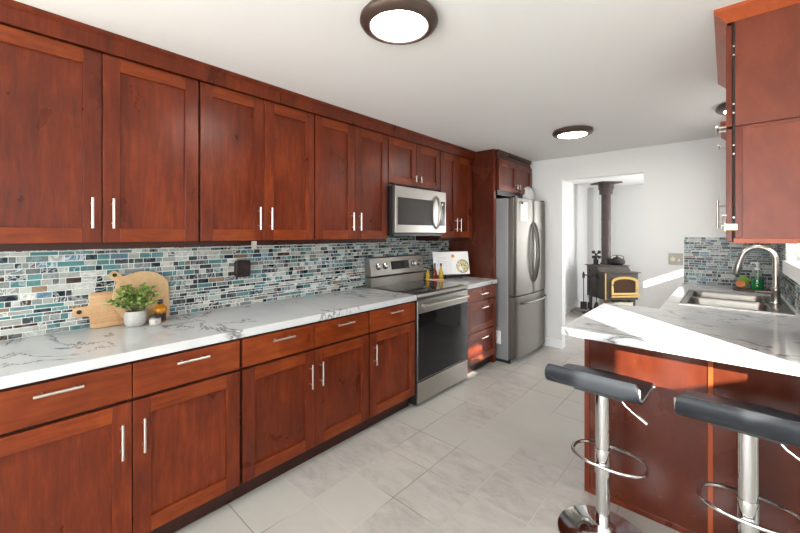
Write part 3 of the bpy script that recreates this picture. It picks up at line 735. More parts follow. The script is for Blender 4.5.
# soap tray
TX, TY = 0.160, 4.36
t = thing('soap_tray', 'dark wooden tray behind the sink holding soap and scrubbers', 'tray', (TX, TY, ZT+0.0005), 0.05)
bm = bmesh.new(); prism(bm, rrect(-0.125, 0.125, -0.065, 0.065, 0.03), 0.006, 0.017, lambda p, q, h: (p, q, h)); obj('tray_top', bm, 'walnut', t, smooth=True, bevel=0.002)
for sx in (-0.09, 0.09):
    for sy in (-0.04, 0.04):
        bm = bmesh.new(); tube(bm, [(sx, sy, 0), (sx, sy, 0.0065)], 0.009); obj('foot', bm, 'walnut', t)
t = thing('soap_dispenser', 'clear pump bottle of green dish soap on the wooden tray', 'soap dispenser', (TX+0.035, TY-0.005, ZT+0.018))
bm = bmesh.new(); prof = [(0, 0.001), (0.037, 0.001), (0.040, 0.006), (0.040, 0.086), (0.0395, 0.088), (0, 0.088)]; lathe(bm, prof, 24); obj('soap', bm, 'soapgreen', t, smooth=True)
bm = bmesh.new(); lathe(bm, [(0.041, 0.0), (0.0415, 0.125), (0.034, 0.145), (0.016, 0.156), (0.015, 0.168)], 24); obj('bottle', bm, 'clearglass', t, smooth=True)
bm = bmesh.new(); lathe(bm, [(0, 0.166), (0.018, 0.166), (0.018, 0.188), (0.007, 0.192), (0.007, 0.215), (0.015, 0.218), (0.015, 0.232), (0, 0.234)], 18); tube(bm, [(0, 0, 0.226), (-0.035, -0.01, 0.226), (-0.042, -0.012, 0.216)], 0.006, 8); obj('pump', bm, 'white', t, smooth=True)
bm = bmesh.new(); tube(bm, [(0.004, 0, 0.166), (0.004, 0, 0.09)], 0.003, 8); obj('dip_tube', bm, 'white', t)
bm = bmesh.new(); lathe(bm, [(0, 0), (0.036, 0.0), (0.044, 0.010), (0.045, 0.024), (0.040, 0.036), (0.026, 0.040), (0.022, 0.034), (0, 0.032)], 28)
bmesh.ops.scale(bm, verts=bm.verts, vec=(0.78, 0.78, 0.8)); rt = Matrix.Rotation(math.radians(62), 3, 'X'); bmesh.ops.rotate(bm, verts=bm.verts, matrix=rt, cent=(0, 0, 0)); bmesh.ops.translate(bm, verts=bm.verts, vec=(0, 0.012, 0.034))
tag(obj('round_scrubber', bm, 'orange', smooth=True, loc=(TX-0.070, TY-0.036, ZT+0.018)), 'round orange dish scrubber propped on tray beside green soap', 'scrubber')
bm = bmesh.new(); rg = random.Random(5)
for i in range(60):
    a, e = rg.uniform(0, 2*PI), rg.uniform(0.1, 1.5); d = Vector((math.cos(a)*math.cos(e), math.sin(a)*math.cos(e), math.sin(e)))
    tube(bm, [Vector((0, 0, 0.012)), Vector((0, 0, 0.050))+d*0.030, Vector((0, 0, 0.068))+d*0.038], [0.004, 0.006, 0.002], 6)
lathe(bm, [(0, 0), (0.020, 0), (0.022, 0.012), (0.012, 0.028), (0, 0.03)], 14)
tag(obj('green_scrub_brush', bm, 'lime', smooth=True, loc=(TX-0.0485, TY+0.034, ZT+0.018)), 'bushy lime green scrubber behind the orange one on tray', 'scrubber')

# right wall cabinets
def right_upper(label, y0, y1):
    t = thing('wall_cabinet', label, 'cabinet', (XR-0.0005, y1, 0), PI); W = y1-y0; D = XR-0.022
    return t, W, D
t, W, D = right_upper('cherry wall cabinet at upper right with its end panel facing forward', 2.05, 2.975)
box('cabinet_body', (0.009, D, 0.006, W-0.006, 1.372, 2.30), 'cherry', t)
box('end_panel', (0.009, D-0.004, W-0.006, W, 1.372, 1.852), 'cherry_end', t, bevel=0.0015)
box('end_panel', (0.009, D-0.004, W-0.006, W+0.003, 1.856, 2.288), 'cherry_end', t, bevel=0.0015)
box('edge_stile', (D-0.026, D-0.0041, W, W+0.004, 1.393, 1.852), 'cherry', t, bevel=0.001)
box('top_rail', (0.009, D-0.027, W, W+0.0025, 1.840, 1.852), 'cherry_end', t, bevel=0.001)
box('bottom_rail', (0.009, D+0.001, W-0.0055, W+0.004, 1.372, 1.392), 'trimwood', t, bevel=0.001)
for i in range(2):
    a, b = 0.006+i*(W-0.012)/2+0.002, 0.006+(i+1)*(W-0.012)/2-0.002
    d = shaker(t, 'door', D+0.004, a, b, 1.376, 1.848); bar_handle(d, (D+0.024, b-0.036 if i == 0 else a+0.036, 1.51), 'z', HL, 1)
    d = shaker(t, 'door', D+0.004, a, b, 1.858, 2.282); bar_handle(d, (D+0.024, (a+b)/2, 1.90), 'y', HL, 1)
box('gap_shade', (D-0.0035, D+0.0036, W-0.012, W+0.0005, 1.376, 2.284), 'gap', t)  # black strip painting the shade between door and carcass; no seal there
for z in (1.46, 1.76, 1.93, 2.17):
    bm = bmesh.new()
    for dz in (-0.018, 0.018): tube(bm, [(D, W, z+dz), (D, W+0.002, z+dz)], 0.0035, 8)
    obj('hinge_screws', bm, 'nickel', t)
bm = bmesh.new(); bx(bm, D-0.012, D+0.0265, W-0.008, W+0.006, 1.425, 1.452); bx(bm, D+0.024, D+0.030, W-0.05, W+0.006, 1.42, 1.457); obj('clasp', bm, 'brass', t, bevel=0.002)['label'] = 'small brass clasp wrapped round the lower door corner'
t, W, D = right_upper('cherry wall cabinet in the far right corner beyond the window', 4.085, YB-0.009)
box('cabinet_body', (0.009, D, 0.0, W, 1.372, 2.30), 'cherry', t)
d = shaker(t, 'door', D+0.002, 0.006, W-0.006, 1.376, 2.282); bar_handle(d, (D+0.022, W-0.045, 1.52), 'z', HL, 1)
def crown_return(label, y0, y1, near=True):
    """crown along the front (facing -x) and mitred round the near end (facing -y)"""
    bm = bmesh.new(); xf = 0.0005; xw = XR-0.0005
    CP = [(0.0, 0.038), (0.034, 0.072), (0.041, 0.078), (0.041, 0.0925), (0.0, 0.0925)]
    a = [bm.verts.new((xf-p, y1, 2.2505+q)) for p, q in CP]
    b = [bm.verts.new((xf-p, y0-p, 2.2505+q)) for p, q in CP]
    c = [bm.verts.new((xw, y0-p, 2.2505+q)) for p, q in CP]
    n = len(CP)
    for r1, r2 in ((a, b), (b, c)):
        for i in range(n): bm.faces.new((r1[i], r1[(i+1) % n], r2[(i+1) % n], r2[i]))
    bm.faces.new(a); bm.faces.new(c[::-1])
    return tag(obj('crown_moulding', bm, 'trimwood'), label, 'moulding')
crown_return('orange-toned crown moulding capping the near right wall cabinet', 2.048, 2.975)
crown_return('small crown moulding capping the far corner cabinet past the window', 4.083, YB-0.009)

# ------------------------------------------------------------------ ceiling lights
def ceiling_light():
    t = thing('ceiling_light', 'x', 'ceiling light', (0, 0, ZC), 0, 'round bronze ceiling lights')
    bm = bmesh.new(); lathe(bm, [(0, -0.0005), (0.158, -0.0005), (0.166, -0.010), (0.168, -0.024), (0.160, -0.036), (0.150, -0.040), (0.142, -0.046), (0.128, -0.048), (0.122, -0.044), (0.122, -0.030), (0, -0.030)], 56); obj('trim_ring', bm, 'bronze', t, smooth=True)
    bm = bmesh.new(); lathe(bm, [(0.1215, -0.036), (0.115, -0.042), (0.09, -0.047), (0.05, -0.049), (0, -0.050)], 48); obj('diffuser', bm, 'lamp', t, smooth=True)
    return t
L0 = ceiling_light(); L0.location = (-1.052, 1.168, ZC); L0['label'] = 'largest-looking bronze-rimmed round ceiling light, nearest, at top of view'
L1 = dup(L0, (-1.037, 3.49, ZC)); L1['label'] = 'bronze-rimmed round ceiling light in front of the stove-room doorway'
L2 = dup(L0, (0.105, 3.58, ZC)); L2['label'] = 'bronze-rimmed round ceiling light half hidden behind right wall cabinet'

# ------------------------------------------------------------------ bar stools
def make_stool():
    t = thing('bar_stool', 'x', 'bar stool', (0, 0, 0), 0, 'adjustable chrome bar stools')
    bm = bmesh.new(); lathe(bm, [(0, 0), (0.192, 0), (0.195, 0.004), (0.192, 0.010), (0.165, 0.018), (0.11, 0.027), (0.06, 0.038), (0.042, 0.052), (0.036, 0.075), (0, 0.075)], 56); obj('base', bm, 'chrome', t, smooth=True)
    bm = bmesh.new(); lathe(bm, [(0, 0.07), (0.0290, 0.07), (0.0290, 0.37), (0.0335, 0.372), (0.0335, 0.415), (0.0325, 0.42)], 28); tube(bm, [(0, 0, 0.34), (0, 0, 0.345)], 0.0335, 28)
    lathe(bm, [(0.0335, 0.30), (0.0335, 0.372)], 28); obj('column', bm, 'chrome', t, smooth=True)
    bm = bmesh.new(); lathe(bm, [(0, 0.415), (0.0315, 0.416), (0.0315, 0.685), (0.034, 0.688), (0.034, 0.70), (0, 0.70)], 28); obj('piston_cover', bm, 'chrome', t, smooth=True)
    bm = bmesh.new(); bx(bm, -0.10, 0.10, -0.09, 0.09, 0.690, 0.6995); obj('mounting_plate', bm, 'black', t, bevel=0.003)
    # footrest loop running forward of the column
    bm = bmesh.new(); pts = []
    for i in range(48):
        a = 2*PI*i/48; pts.append((0.010+0.156*math.copysign(abs(math.cos(a))**0.85, math.cos(a)), 0.060+0.105*math.copysign(abs(math.sin(a))**0.8, math.sin(a)), 0.352))
    ring_tube(bm, pts, 0.0085, 10); bx(bm, -0.02, 0.02, -0.046, -0.02, 0.346, 0.358); obj('footrest', bm, 'chrome', t, smooth=True)
    # gas lever
    bm = bmesh.new(); tube(bm, [(0.045, -0.02, 0.690), (0.075, -0.03, 0.683), (0.10, -0.035, 0.655), (0.15, -0.045, 0.628)], 0.0045, 8)
    lv = obj('lever', bm, 'chrome', t, smooth=True)
    bm = bmesh.new(); tube(bm, [(0.118, -0.039, 0.645), (0.182, -0.052, 0.611)], 0.0075, 10); obj('lever_grip', bm, 'chrome', lv, smooth=True)
    # seat: bent cushion with a low upturned back lip towards the room
    prof = [(-0.168, 0.808), (-0.172, 0.790), (-0.168, 0.765), (-0.155, 0.742), (-0.125, 0.728), (-0.07, 0.722), (0, 0.720), (0.07, 0.719), (0.12, 0.714), (0.152, 0.704), (0.168, 0.692)]
    cx = [Vector((0, y, z)) for y, z in prof]; n = len(cx); hw = 0.187; th = 0.034
    bm = bmesh.new(); rows_t, rows_b = [], []
    xs = [-1, -0.985, -0.94, -0.8, -0.4, 0, 0.4, 0.8, 0.94, 0.985, 1]
    for i, p in enumerate(cx):
        d = (cx[min(i+1, n-1)]-cx[max(i-1, 0)]).normalized(); nr = Vector((0, -d.z, d.y))
        e = 0.72 if i in (0, n-1) else 1.0
        rt, rb = [], []
        for x in xs:
            w_ = hw-(0.016 if i in (0, n-1) else (0.004 if i in (1, n-2) else 0))
            k2 = 0.95 if abs(x) == 1 else 1.0
            puff = 0.006*(1-x*x)
            rt.append(bm.verts.new(Vector((x*w_, 0, 0))+p+nr*(th/2*e*k2+puff))); rb.append(bm.verts.new(Vector((x*w_, 0, 0))+p-nr*(th/2*e*k2)))
        rows_t.append(rt); rows_b.append(rb)
    m = len(xs)
    for i in range(n-1):
        for j in range(m-1):
            bm.faces.new((rows_t[i][j], rows_t[i][j+1], rows_t[i+1][j+1], rows_t[i+1][j])); bm.faces.new((rows_b[i][j], rows_b[i+1][j], rows_b[i+1][j+1], rows_b[i][j+1]))
        bm.faces.new((rows_t[i][0], rows_t[i+1][0], rows_b[i+1][0], rows_b[i][0])); bm.faces.new((rows_t[i][-1], rows_b[i][-1], rows_b[i+1][-1], rows_t[i+1][-1]))
    for i in (0, n-1):
        for j in range(m-1): bm.faces.new((rows_t[i][j], rows_b[i][j], rows_b[i][j+1], rows_t[i][j+1]))
    edge_path = [v.co.copy() for v in [r[0] for r in rows_b]]+[v.co.copy() for v in rows_b[-1][1:]]+[r[-1].co.copy() for r in rows_b[::-1][1:]]+[v.co.copy() for v in rows_b[0][::-1][1:-1]]
    cr = bm.edges.layers.float.new('crease_edge'); bmesh.ops.recalc_face_normals(bm, faces=bm.faces)
    for e in bm.edges:
        if len(e.link_faces) == 2 and e.calc_face_angle() > math.radians(55): e[cr] = 0.72
    bmesh.ops.translate(bm, verts=bm.verts, vec=(-0.012, 0, 0))
    seat = obj('seat', bm, 'vinyl', t, smooth=True)
    for p in seat.data.polygons: p.use_smooth = True
    md = seat.modifiers.new('sub', 'SUBSURF'); md.levels = md.render_levels = 2
    bm = bmesh.new(); E = []
    for x in (-1, 1):
        tube(bm, [Vector((x*(hw-0.001)-0.012, 0, 0))+c_ for c_ in cx[1:-1]], 0.0045, 8)
    obj('piping', bm, 'piping', seat, smooth=True)
    return t
s1 = make_stool(); s1.location = (-0.428, 1.888, 0); s1.rotation_euler = (0, 0, -0.03); s1['label'] = 'complete charcoal-seated chrome bar stool at the peninsula\'s left end'
s2 = dup(s1, (0.058, 1.888, 0), -0.03); s2['label'] = 'charcoal-seated chrome bar stool cut off by the photo\'s right edge'

# ------------------------------------------------------------------ things on the left worktop and wall
ZK = ZT+0.0005
def leaning(name, label, cat, outline, th, material, y, xfoot, lean, holes=()):
    """board whose outline is (along wall, up); leans back against the tiles"""
    bm = bmesh.new(); a = [bm.verts.new((0, p, q)) for p, q in outline]; b = [bm.verts.new((th, p, q)) for p, q in outline]; n = len(outline)
    bm.faces.new(a[::-1]); bm.faces.new(b)
    for i in range(n): bm.faces.new((a[i], a[(i+1) % n], b[(i+1) % n], b[i]))
    bmesh.ops.rotate(bm, verts=bm.verts, matrix=Matrix.Rotation(-lean, 3, 'Y'), cent=(0, 0, 0))
    o = thing(name, label, cat, (xfoot, y, ZK+th*math.sin(lean)*0))
    zmin = min(v.co.z for v in bm.verts)
    bmesh.ops.translate(bm, verts=bm.verts, vec=(0, 0, -zmin))
    bd = obj('board', bm, material, o, bevel=0.003)
    for hy, hz, r in holes:
        bm = bmesh.new(); lathe(bm, [(0, 0), (r, 0), (r, 0.0012), (0, 0.0012)], 20, (th, hy, hz), 'x')
        bmesh.ops.rotate(bm, verts=bm.verts, matrix=Matrix.Rotation(-lean, 3, 'Y'), cent=(0, 0, 0)); bmesh.ops.translate(bm, verts=bm.verts, vec=(0, 0, -zmin))
        obj('hanging_hole', bm, 'gap', bd)
    return o
hr = rrect(0.0, 0.30, 0.0, 0.185, 0.012, 3)
hout = [(0.30, 0.012), (0.30, 0.173), (0.288, 0.185), (0.012, 0.185), (0.0, 0.173), (0.0, 0.130), (-0.008, 0.120), (-0.055, 0.118), (-0.066, 0.108), (-0.066, 0.078), (-0.055, 0.068), (-0.008, 0.066), (0.0, 0.056), (0.0, 0.012), (0.012, 0.0), (0.288, 0.0)]
leaning('cutting_board', 'rectangular striped wooden cutting board with handle leaning against the tiles', 'cutting board', hout, 0.016, 'boardwood', 0.335, XL+0.037, 0.13, ((-0.042, 0.093, 0.011),))
R, cy, cz = 0.142, 0.142, 0.142
rout = []
for i in range(0, 25):
    a = math.radians(38+(270-38)*i/24)
    if 124 < math.degrees(a) < 146:
        continue
    rout.append((cy+R*math.cos(a), cz+R*math.sin(a), math.degrees(a)))
out2 = []
for p, q, a in rout:
    if a >= 146 and not any(len(z) == 2 for z in out2):
        d = Vector((math.cos(math.radians(135)), math.sin(math.radians(135)))); pr = Vector((-d.y, d.x))
        c0 = Vector((cy, cz))
        for s, r in ((-1, R+0.006), (-1, R+0.052), (-0.6, R+0.062), (0.6, R+0.062), (1, R+0.052), (1, R+0.006)):
            v = c0+d*r+pr*s*0.021; out2.append((v.x, v.y))
    out2.append((p, q, a))
rout = [(z[0], z[1]) for z in out2]
rout = rout+[(cy+0.10, 0.0), (cy+0.124, 0.012), (cy+0.124, cz+R*math.sin(math.radians(38))-0.012)]
hd = Vector((cy, cz))+Vector((math.cos(math.radians(135)), math.sin(math.radians(135))))*(R+0.040)
leaning('cutting_board', 'round light wood cutting board with angled handle behind the potted plant', 'cutting board', rout, 0.016, 'boardwood2', 0.425, XL+0.0555, 0.13, ((hd.x, hd.y, 0.010),))
def make_plant():
    t = thing('potted_plant', 'small leafy green plant in a round grey ceramic pot', 'plant', (XL+0.130, 0.512, ZK))
    bm = bmesh.new(); lathe(bm, [(0, 0), (0.036, 0), (0.045, 0.008), (0.0515, 0.030), (0.0515, 0.055), (0.047, 0.078), (0.0455, 0.082), (0.042, 0.080), (0.042, 0.070), (0, 0.070)], 36); obj('pot', bm, 'ceramic', t, smooth=True)
    bm = bmesh.new(); lathe(bm, [(0, 0.0715), (0.041, 0.0715), (0.041, 0.0705)], 20); obj('soil', bm, 'soil', t)
    rg = random.Random(21); lb, sb = bmesh.new(), bmesh.new()
    for s in range(46):
        a = rg.uniform(0, 2*PI); sp = rg.uniform(0.2, 1.0); L = rg.uniform(0.07, 0.145)
        base_ = Vector((0.022*math.cos(a)*sp, 0.022*math.sin(a)*sp, 0.072)); end = Vector((math.cos(a)*0.075*sp, math.sin(a)*0.135*sp, L*(1-0.55*sp*sp)+0.01))
        end.x = max(end.x, -0.035)
        pts = [base_+Vector((end.x*f, end.y*f, end.z*(1-(1-f)**1.8))) for f in (0, 0.25, 0.5, 0.75, 1)]
        tube(sb, pts, 0.0011, 5)
        for k in range(8):
            f = 0.25+0.75*k/7; p = base_+Vector((end.x*f, end.y*f, end.z*(1-(1-f)**1.8)))
            for sd in (-1, 1):
                th = rg.uniform(0, 2*PI); d = Vector((math.cos(th), math.sin(th), rg.uniform(-0.2, 0.7))).normalized(); sw = d.cross(Vector((rg.uniform(-.4, .4), rg.uniform(-.4, .4), 1))).normalized()
                l_, w_ = rg.uniform(0.015, 0.024), rg.uniform(0.007, 0.0105)
                up = sw.cross(d)*0.002
                vs = [lb.verts.new(q) for q in (p, p+d*l_*0.35+sw*w_, p+d*l_*0.75+sw*w_*0.8+up, p+d*l_+up*2, p+d*l_*0.75-sw*w_*0.8+up, p+d*l_*0.35-sw*w_)]
                lb.faces.new(vs)
    for v in lb.verts: v.co.x = max(v.co.x, -0.048)
    obj('stems', sb, 'stem', t); obj('leaves', lb, 'leaf', t)
make_plant()
t = thing('amber_bottle', 'amber glass bottle with black cap right of the potted plant', 'bottle', (XL+0.128, 0.626, ZK))
bm = bmesh.new(); lathe(bm, [(0, 0), (0.024, 0), (0.027, 0.005), (0.027, 0.055), (0.033, 0.062), (0.033, 0.078), (0.020, 0.094), (0.011, 0.098), (0.011, 0.104), (0, 0.104)], 28); obj('bottle', bm, 'amber', t, smooth=True)
bm = bmesh.new(); lathe(bm, [(0.0278, 0.008), (0.0278, 0.052)], 28); obj('label', bm, 'brown_plastic', t, smooth=True)
bm = bmesh.new(); lathe(bm, [(0, 0.102), (0.0125, 0.102), (0.014, 0.106), (0.014, 0.122), (0.012, 0.125), (0, 0.125)], 20); obj('cap', bm, 'black', t, smooth=True)
t = thing('glass_jar', 'small dark-lidded jar with pale label in front of amber bottle', 'jar', (XL+0.180, 0.588, ZK))
bm = bmesh.new(); lathe(bm, [(0, 0), (0.024, 0), (0.0265, 0.004), (0.0265, 0.036), (0.023, 0.040), (0, 0.040)], 28); obj('jar', bm, 'clear_plastic', t, smooth=True)
bm = bmesh.new(); lathe(bm, [(0.0271, 0.007), (0.0271, 0.033)], 28); lb = obj('label', bm, 'label', t, smooth=True)
bm = bmesh.new(); bx(bm, 0.0268, 0.0276, -0.007, 0.007, 0.011, 0.029); obj('label_mark', bm, 'ink', lb)
bm = bmesh.new(); lathe(bm, [(0, 0.039), (0.0255, 0.039), (0.0255, 0.050), (0.024, 0.052), (0, 0.052)], 28); obj('lid', bm, 'black', t, smooth=True)
# brown six-outlet adapter
t = thing('outlet_adapter', 'brown six-socket outlet adapter plugged in on left mosaic backsplash', 'outlet', (XL+0.009, 1.138, 1.174))
bm = bmesh.new(); prism(bm, rrect(-0.050, 0.052, -0.056, 0.056, 0.018), 0.0, 0.034, lambda p, q, h: (h, p, q)); ad = obj('housing', bm, 'brown_plastic', t, smooth=True, bevel=0.004)
for y in (-0.026, 0.022):
    for z in (-0.034, 0.0, 0.034):
        bm = bmesh.new()
        for dy in (-0.006, 0.006): bx(bm, 0.0335, 0.0347, y+dy-0.0013, y+dy+0.0013, z-0.004, z+0.006)
        tube(bm, [(0.0335, y, z-0.010), (0.0347, y, z-0.010)], 0.0025, 8); obj('socket', bm, 'gap', ad)
t = thing('cable_clip', 'pale grey clip fixed under the wall cabinet above the outlet', 'clip', (XL+0.318, 1.073, 1.318))
bm = bmesh.new(); bx(bm, 0.0, 0.012, -0.016, 0.016, 0.0, 0.048); obj('clip_body', bm, 'clear_plastic', t, bevel=0.003)
bm = bmesh.new(); tube(bm, [(0.004, 0, 0.0), (0.0, 0.002, -0.012), (-0.01, 0.004, -0.02)], 0.003, 8); obj('cable_end', bm, 'clear_plastic', t, smooth=True)

# oil bottles and cookbook beside the range
OX, OY = -2.335, 3.165
t = thing('trivet', 'small peach-coloured wooden trivet under the three oil bottles', 'trivet', (OX, OY, ZK), 0.7)
bm = bmesh.new(); prism(bm, rrect(-0.10, 0.10, -0.05, 0.05, 0.02), 0, 0.012, lambda p, q, h: (p, q, h)); obj('trivet_board', bm, 'peach', t, smooth=True, bevel=0.002)
for i, (dx, dy, hgt, mt, lb) in enumerate(((-0.058, -0.048, 0.12, 'yellowoil', 'shortest golden oil bottle, left one on the peach trivet'), (0.0, 0.004, 0.165, 'redoil', 'red oil bottle with black cap in the middle of the trivet'), (0.05, 0.045, 0.165, 'yellowoil', 'tall golden oil bottle with black cap, right one on trivet'))):
    t = thing('oil_bottle', lb, 'bottle', (OX+dx, OY+dy, ZK+0.0125), 0, 'oil bottles on the trivet'); s = hgt/0.165
    bm = bmesh.new(); lathe(bm, [(0, 0), (0.021, 0), (0.0235, 0.004), (0.0235, 0.055*s), (0.017, 0.085*s), (0.010, 0.105*s), (0.009, 0.14*s), (0, 0.14*s)], 22); obj('bottle', bm, mt, t, smooth=True)
    bm = bmesh.new(); lathe(bm, [(0, 0.137*s), (0.0105, 0.137*s), (0.0105, 0.165*s), (0, 0.166*s)], 14); obj('cap', bm, 'black', t, smooth=True)
# open cookbook on a wire stand, set across the corner
bx0, by0, bx1, by1 = -2.385, 3.225, -2.150, 3.575
ang = math.atan2(by1-by0, bx1-bx0); BW = math.hypot(bx1-bx0, by1-by0)
t = thing('cookbook', 'open white cookbook showing a round dish, propped beside the range', 'book', ((bx0+bx1)/2, (by0+by1)/2, ZK+0.045), ang)
ln = math.radians(14)
def page(name, u0, u1, mt, off=0.0, th=0.006, z0=0.0, z1=0.255, par=None, curve=0.014):
    bm = bmesh.new(); n = 10
    def P(u, z, d):
        s = abs(u)/(BW/2); y = -0.010*math.sin(PI*min(1, s)) * (curve/0.014) - d
        return Vector((u, y*math.cos(ln)+z*math.sin(ln), z*math.cos(ln)+y*0.0))
    f = [[bm.verts.new(P(u0+(u1-u0)*i/n, z, dd)) for i in range(n+1)] for z, dd in ((z0, off), (z1, off), (z1, off+th), (z0, off+th))]
    for r in range(4):
        a, b = f[r], f[(r+1) % 4]
        for i in range(n): bm.faces.new((a[i], a[i+1], b[i+1], b[i]))
    for i in (0, n): bm.faces.new([f[r][i] for r in range(4)])
    return obj(name, bm, mt, par or t, smooth=False), P
pg, P = page('page', -BW/2, -0.0005, 'paper'); pg2, P2 = page('page', 0.0005, BW/2, 'paper')
for k_ in range(7): page('text_line', -BW/2+0.04, -0.05-0.02*(k_ % 3), 'ink', 0.0058, 0.0008, 0.19-0.016*k_, 0.1925-0.016*k_, pg)
def disc(u, z, r, d, mt, nm, par, sq=1.0):
    bm = bmesh.new(); n = 28; a = [bm.verts.new(P(u+r*math.cos(2*PI*i/n), z+r*sq*math.sin(2*PI*i/n), d)) for i in range(n)]; b = [bm.verts.new(P(u+r*math.cos(2*PI*i/n), z+r*sq*math.sin(2*PI*i/n), d-0.001)) for i in range(n)]
    bm.faces.new(a)
    for i in range(n): bm.faces.new((a[i], a[(i+1) % n], b[(i+1) % n], b[i]))
    return obj(nm, bm, mt, par)
disc(0.128, 0.090, 0.076, 0.0068, 'greenrim', 'dish_picture', pg2); disc(0.124, 0.090, 0.069, 0.0076, 'pasta', 'food_picture', pg2)
disc(0.022, 0.205, 0.020, 0.0068, 'orangeink', 'garnish_picture', pg2)
bm = bmesh.new()
for sx in (-0.10, 0.10):
    tube(bm, [(sx, 0.10, -0.0415), (sx, 0.0, -0.0415), (sx, -0.035, -0.0415), (sx, -0.045, -0.03), (sx, -0.035, -0.008), (sx, 0.0, -0.006), (sx, 0.012, -0.004), (sx, 0.012+0.18*math.tan(ln), 0.18)], 0.0032, 8)
    cl = [(sx, -0.045, -0.03)]
    for i in range(10): a = -PI/2+i*PI*1.5/9; cl.append((sx, -0.045+0.013*math.cos(a)-0.010, -0.012+0.016*math.sin(a)))
    tube(bm, cl, 0.003, 8)
for zz in (-0.0415, ): tube(bm, [(-0.10, 0.10, zz), (0.10, 0.10, zz)], 0.0032, 8)
tube(bm, [(-0.10, 0.004, -0.006), (0.10, 0.004, -0.006)], 0.0032, 8)
st = thing('book_stand', 'dark scrolled wire stand holding up the open cookbook', 'stand', ((bx0+bx1)/2, (by0+by1)/2, ZK+0.045), ang); obj('wire_frame', bm, 'castblack', st, smooth=True)

# switch plate on end wall
t = thing('switch_plate', 'beige two-gang wall plate with round dial beside the mosaic', 'switch', (-0.390, YB-0.0002, 1.152))
bm = bmesh.new(); prism(bm, rrect(-0.060, 0.060, -0.060, 0.060, 0.008, 3), 0, 0.006, lambda p, q, h: (p, -h, q)); pl = obj('plate', bm, 'platebeige', t, bevel=0.002)
bm = bmesh.new(); lathe(bm, [(0, 0), (0.025, 0), (0.024, 0.010), (0.017, 0.016), (0, 0.017)], 24, (0, 0, 0), 'y')
for v in bm.verts: v.co = Vector((v.co.x-0.022, -v.co.y-0.005, v.co.z))
obj('dial', bm, 'cream', t, smooth=True)
bm = bmesh.new(); bx(bm, 0.020, 0.036, -0.012, -0.005, -0.022, 0.002); obj('toggle', bm, 'cream', t, bevel=0.002)

# ------------------------------------------------------------------ wood stove in the far room
SC = (-1.500, 7.215, 0)
t = thing('wood_stove', 'brown steel wood stove with arched brass glass door in far room', 'stove', SC, math.radians(45))
tag(box('hearth_pad', (-0.6, 0.6, -0.62, 0.48, 0.0, 0.03), 'stone', loc=(SC[0], SC[1], 0.0005)), 'grey stone hearth pad under the wood stove', 'hearth').rotation_euler = (0, 0, math.radians(45))
HW = 0.285; z0 = 0.031
bm = bmesh.new(); prism(bm, [(-0.27, 0.30), (0.27, 0.30), (0.27, 0.845), (-0.02, 0.845), (-0.12, 0.752), (-0.27, 0.752)], -HW, HW, lambda p, q, h: (h, p, q)); obj('firebox', bm, 'iron', t, bevel=0.004)
bm = bmesh.new(); bx(bm, -HW-0.025, HW+0.025, -0.305, -0.115, 0.753, 0.768); obj('front_shelf', bm, 'iron', t, bevel=0.003)
bm = bmesh.new(); bx(bm, -HW-0.025, HW+0.025, -0.03, 0.295, 0.846, 0.860); obj('top_plate', bm, 'iron', t, bevel=0.003)
for sx in (-1, 1):
    for sy in (-1, 1):
        bm = bmesh.new(); tube(bm, [(sx*(HW-0.04), sy*0.22, z0), (sx*(HW-0.04), sy*0.22, 0.31)], [0.020, 0.028], 10); obj('leg', bm, 'iron', t, smooth=True)
box('ash_drawer', (-0.13, 0.20, -0.265, 0.15, 0.09, 0.262), 'cream', t, bevel=0.004)
bm = bmesh.new()
for sx in (-0.10, 0.16): bx(bm, sx-0.03, sx+0.03, -0.278, -0.2, 0.262, 0.302)
obj('draft_control', bm, 'castblack', t, bevel=0.003)
bm = bmesh.new(); bx(bm, -HW-0.004, -HW+0.014, -0.276, -0.262, 0.30, 0.752); obj('corner_strip', bm, 'brass', t)
def arch(x0, x1, zb, zs, zt, n=14):
    pts = [(x0, zb), (x1, zb)]
    for i in range(n+1):
        a = PI*i/n; pts.append(((x0+x1)/2+(x1-x0)/2*math.cos(a), zs+(zt-zs)*math.sin(a)**0.75))
    return pts
dx0, dx1 = -0.195, 0.265
bm = bmesh.new(); o_, i_ = arch(dx0, dx1, 0.395, 0.60, 0.695), arch(dx0+0.042, dx1-0.042, 0.425, 0.588, 0.655)
A = [bm.verts.new((p, -0.272, q)) for p, q in o_]; B = [bm.verts.new((p, -0.300, q)) for p, q in o_]; Ci = [bm.verts.new((p, -0.296, q)) for p, q in i_]; Di = [bm.verts.new((p, -0.272, q)) for p, q in i_]
n = len(A)
for r1, r2 in ((A, B), (B, Ci), (Ci, Di)):
    for i in range(n): bm.faces.new((r1[i], r1[(i+1) % n], r2[(i+1) % n], r2[i]))
dr = obj('door', bm, 'brass', t)
bm = bmesh.new(); prism(bm, i_, -0.2755, -0.2735, lambda p, q, h: (p, h, q)); obj('charred_back', bm, 'ash', dr)
bm = bmesh.new(); prism(bm, i_, -0.287, -0.284, lambda p, q, h: (p, h, q)); obj('door_glass', bm, 'amberpane', dr)
bm = bmesh.new()
for (xa, xb, zz, rr) in ((-0.09, 0.14, 0.452, 0.018), (-0.05, 0.17, 0.485, 0.016)): pass
bx(bm, dx0-0.02, dx1+0.02, -0.33, -0.272, 0.352, 0.385); obj('ash_lip', bm, 'brass', t, bevel=0.004)
bm = bmesh.new(); tube(bm, [(dx0+0.02, -0.300, 0.56), (dx0+0.02, -0.335, 0.56)], 0.008); tube(bm, [(dx0+0.02, -0.335, 0.565), (dx0+0.02, -0.345, 0.52), (dx0+0.03, -0.352, 0.47)], 0.011, 10); obj('door_handle', bm, 'castblack', dr, smooth=True)
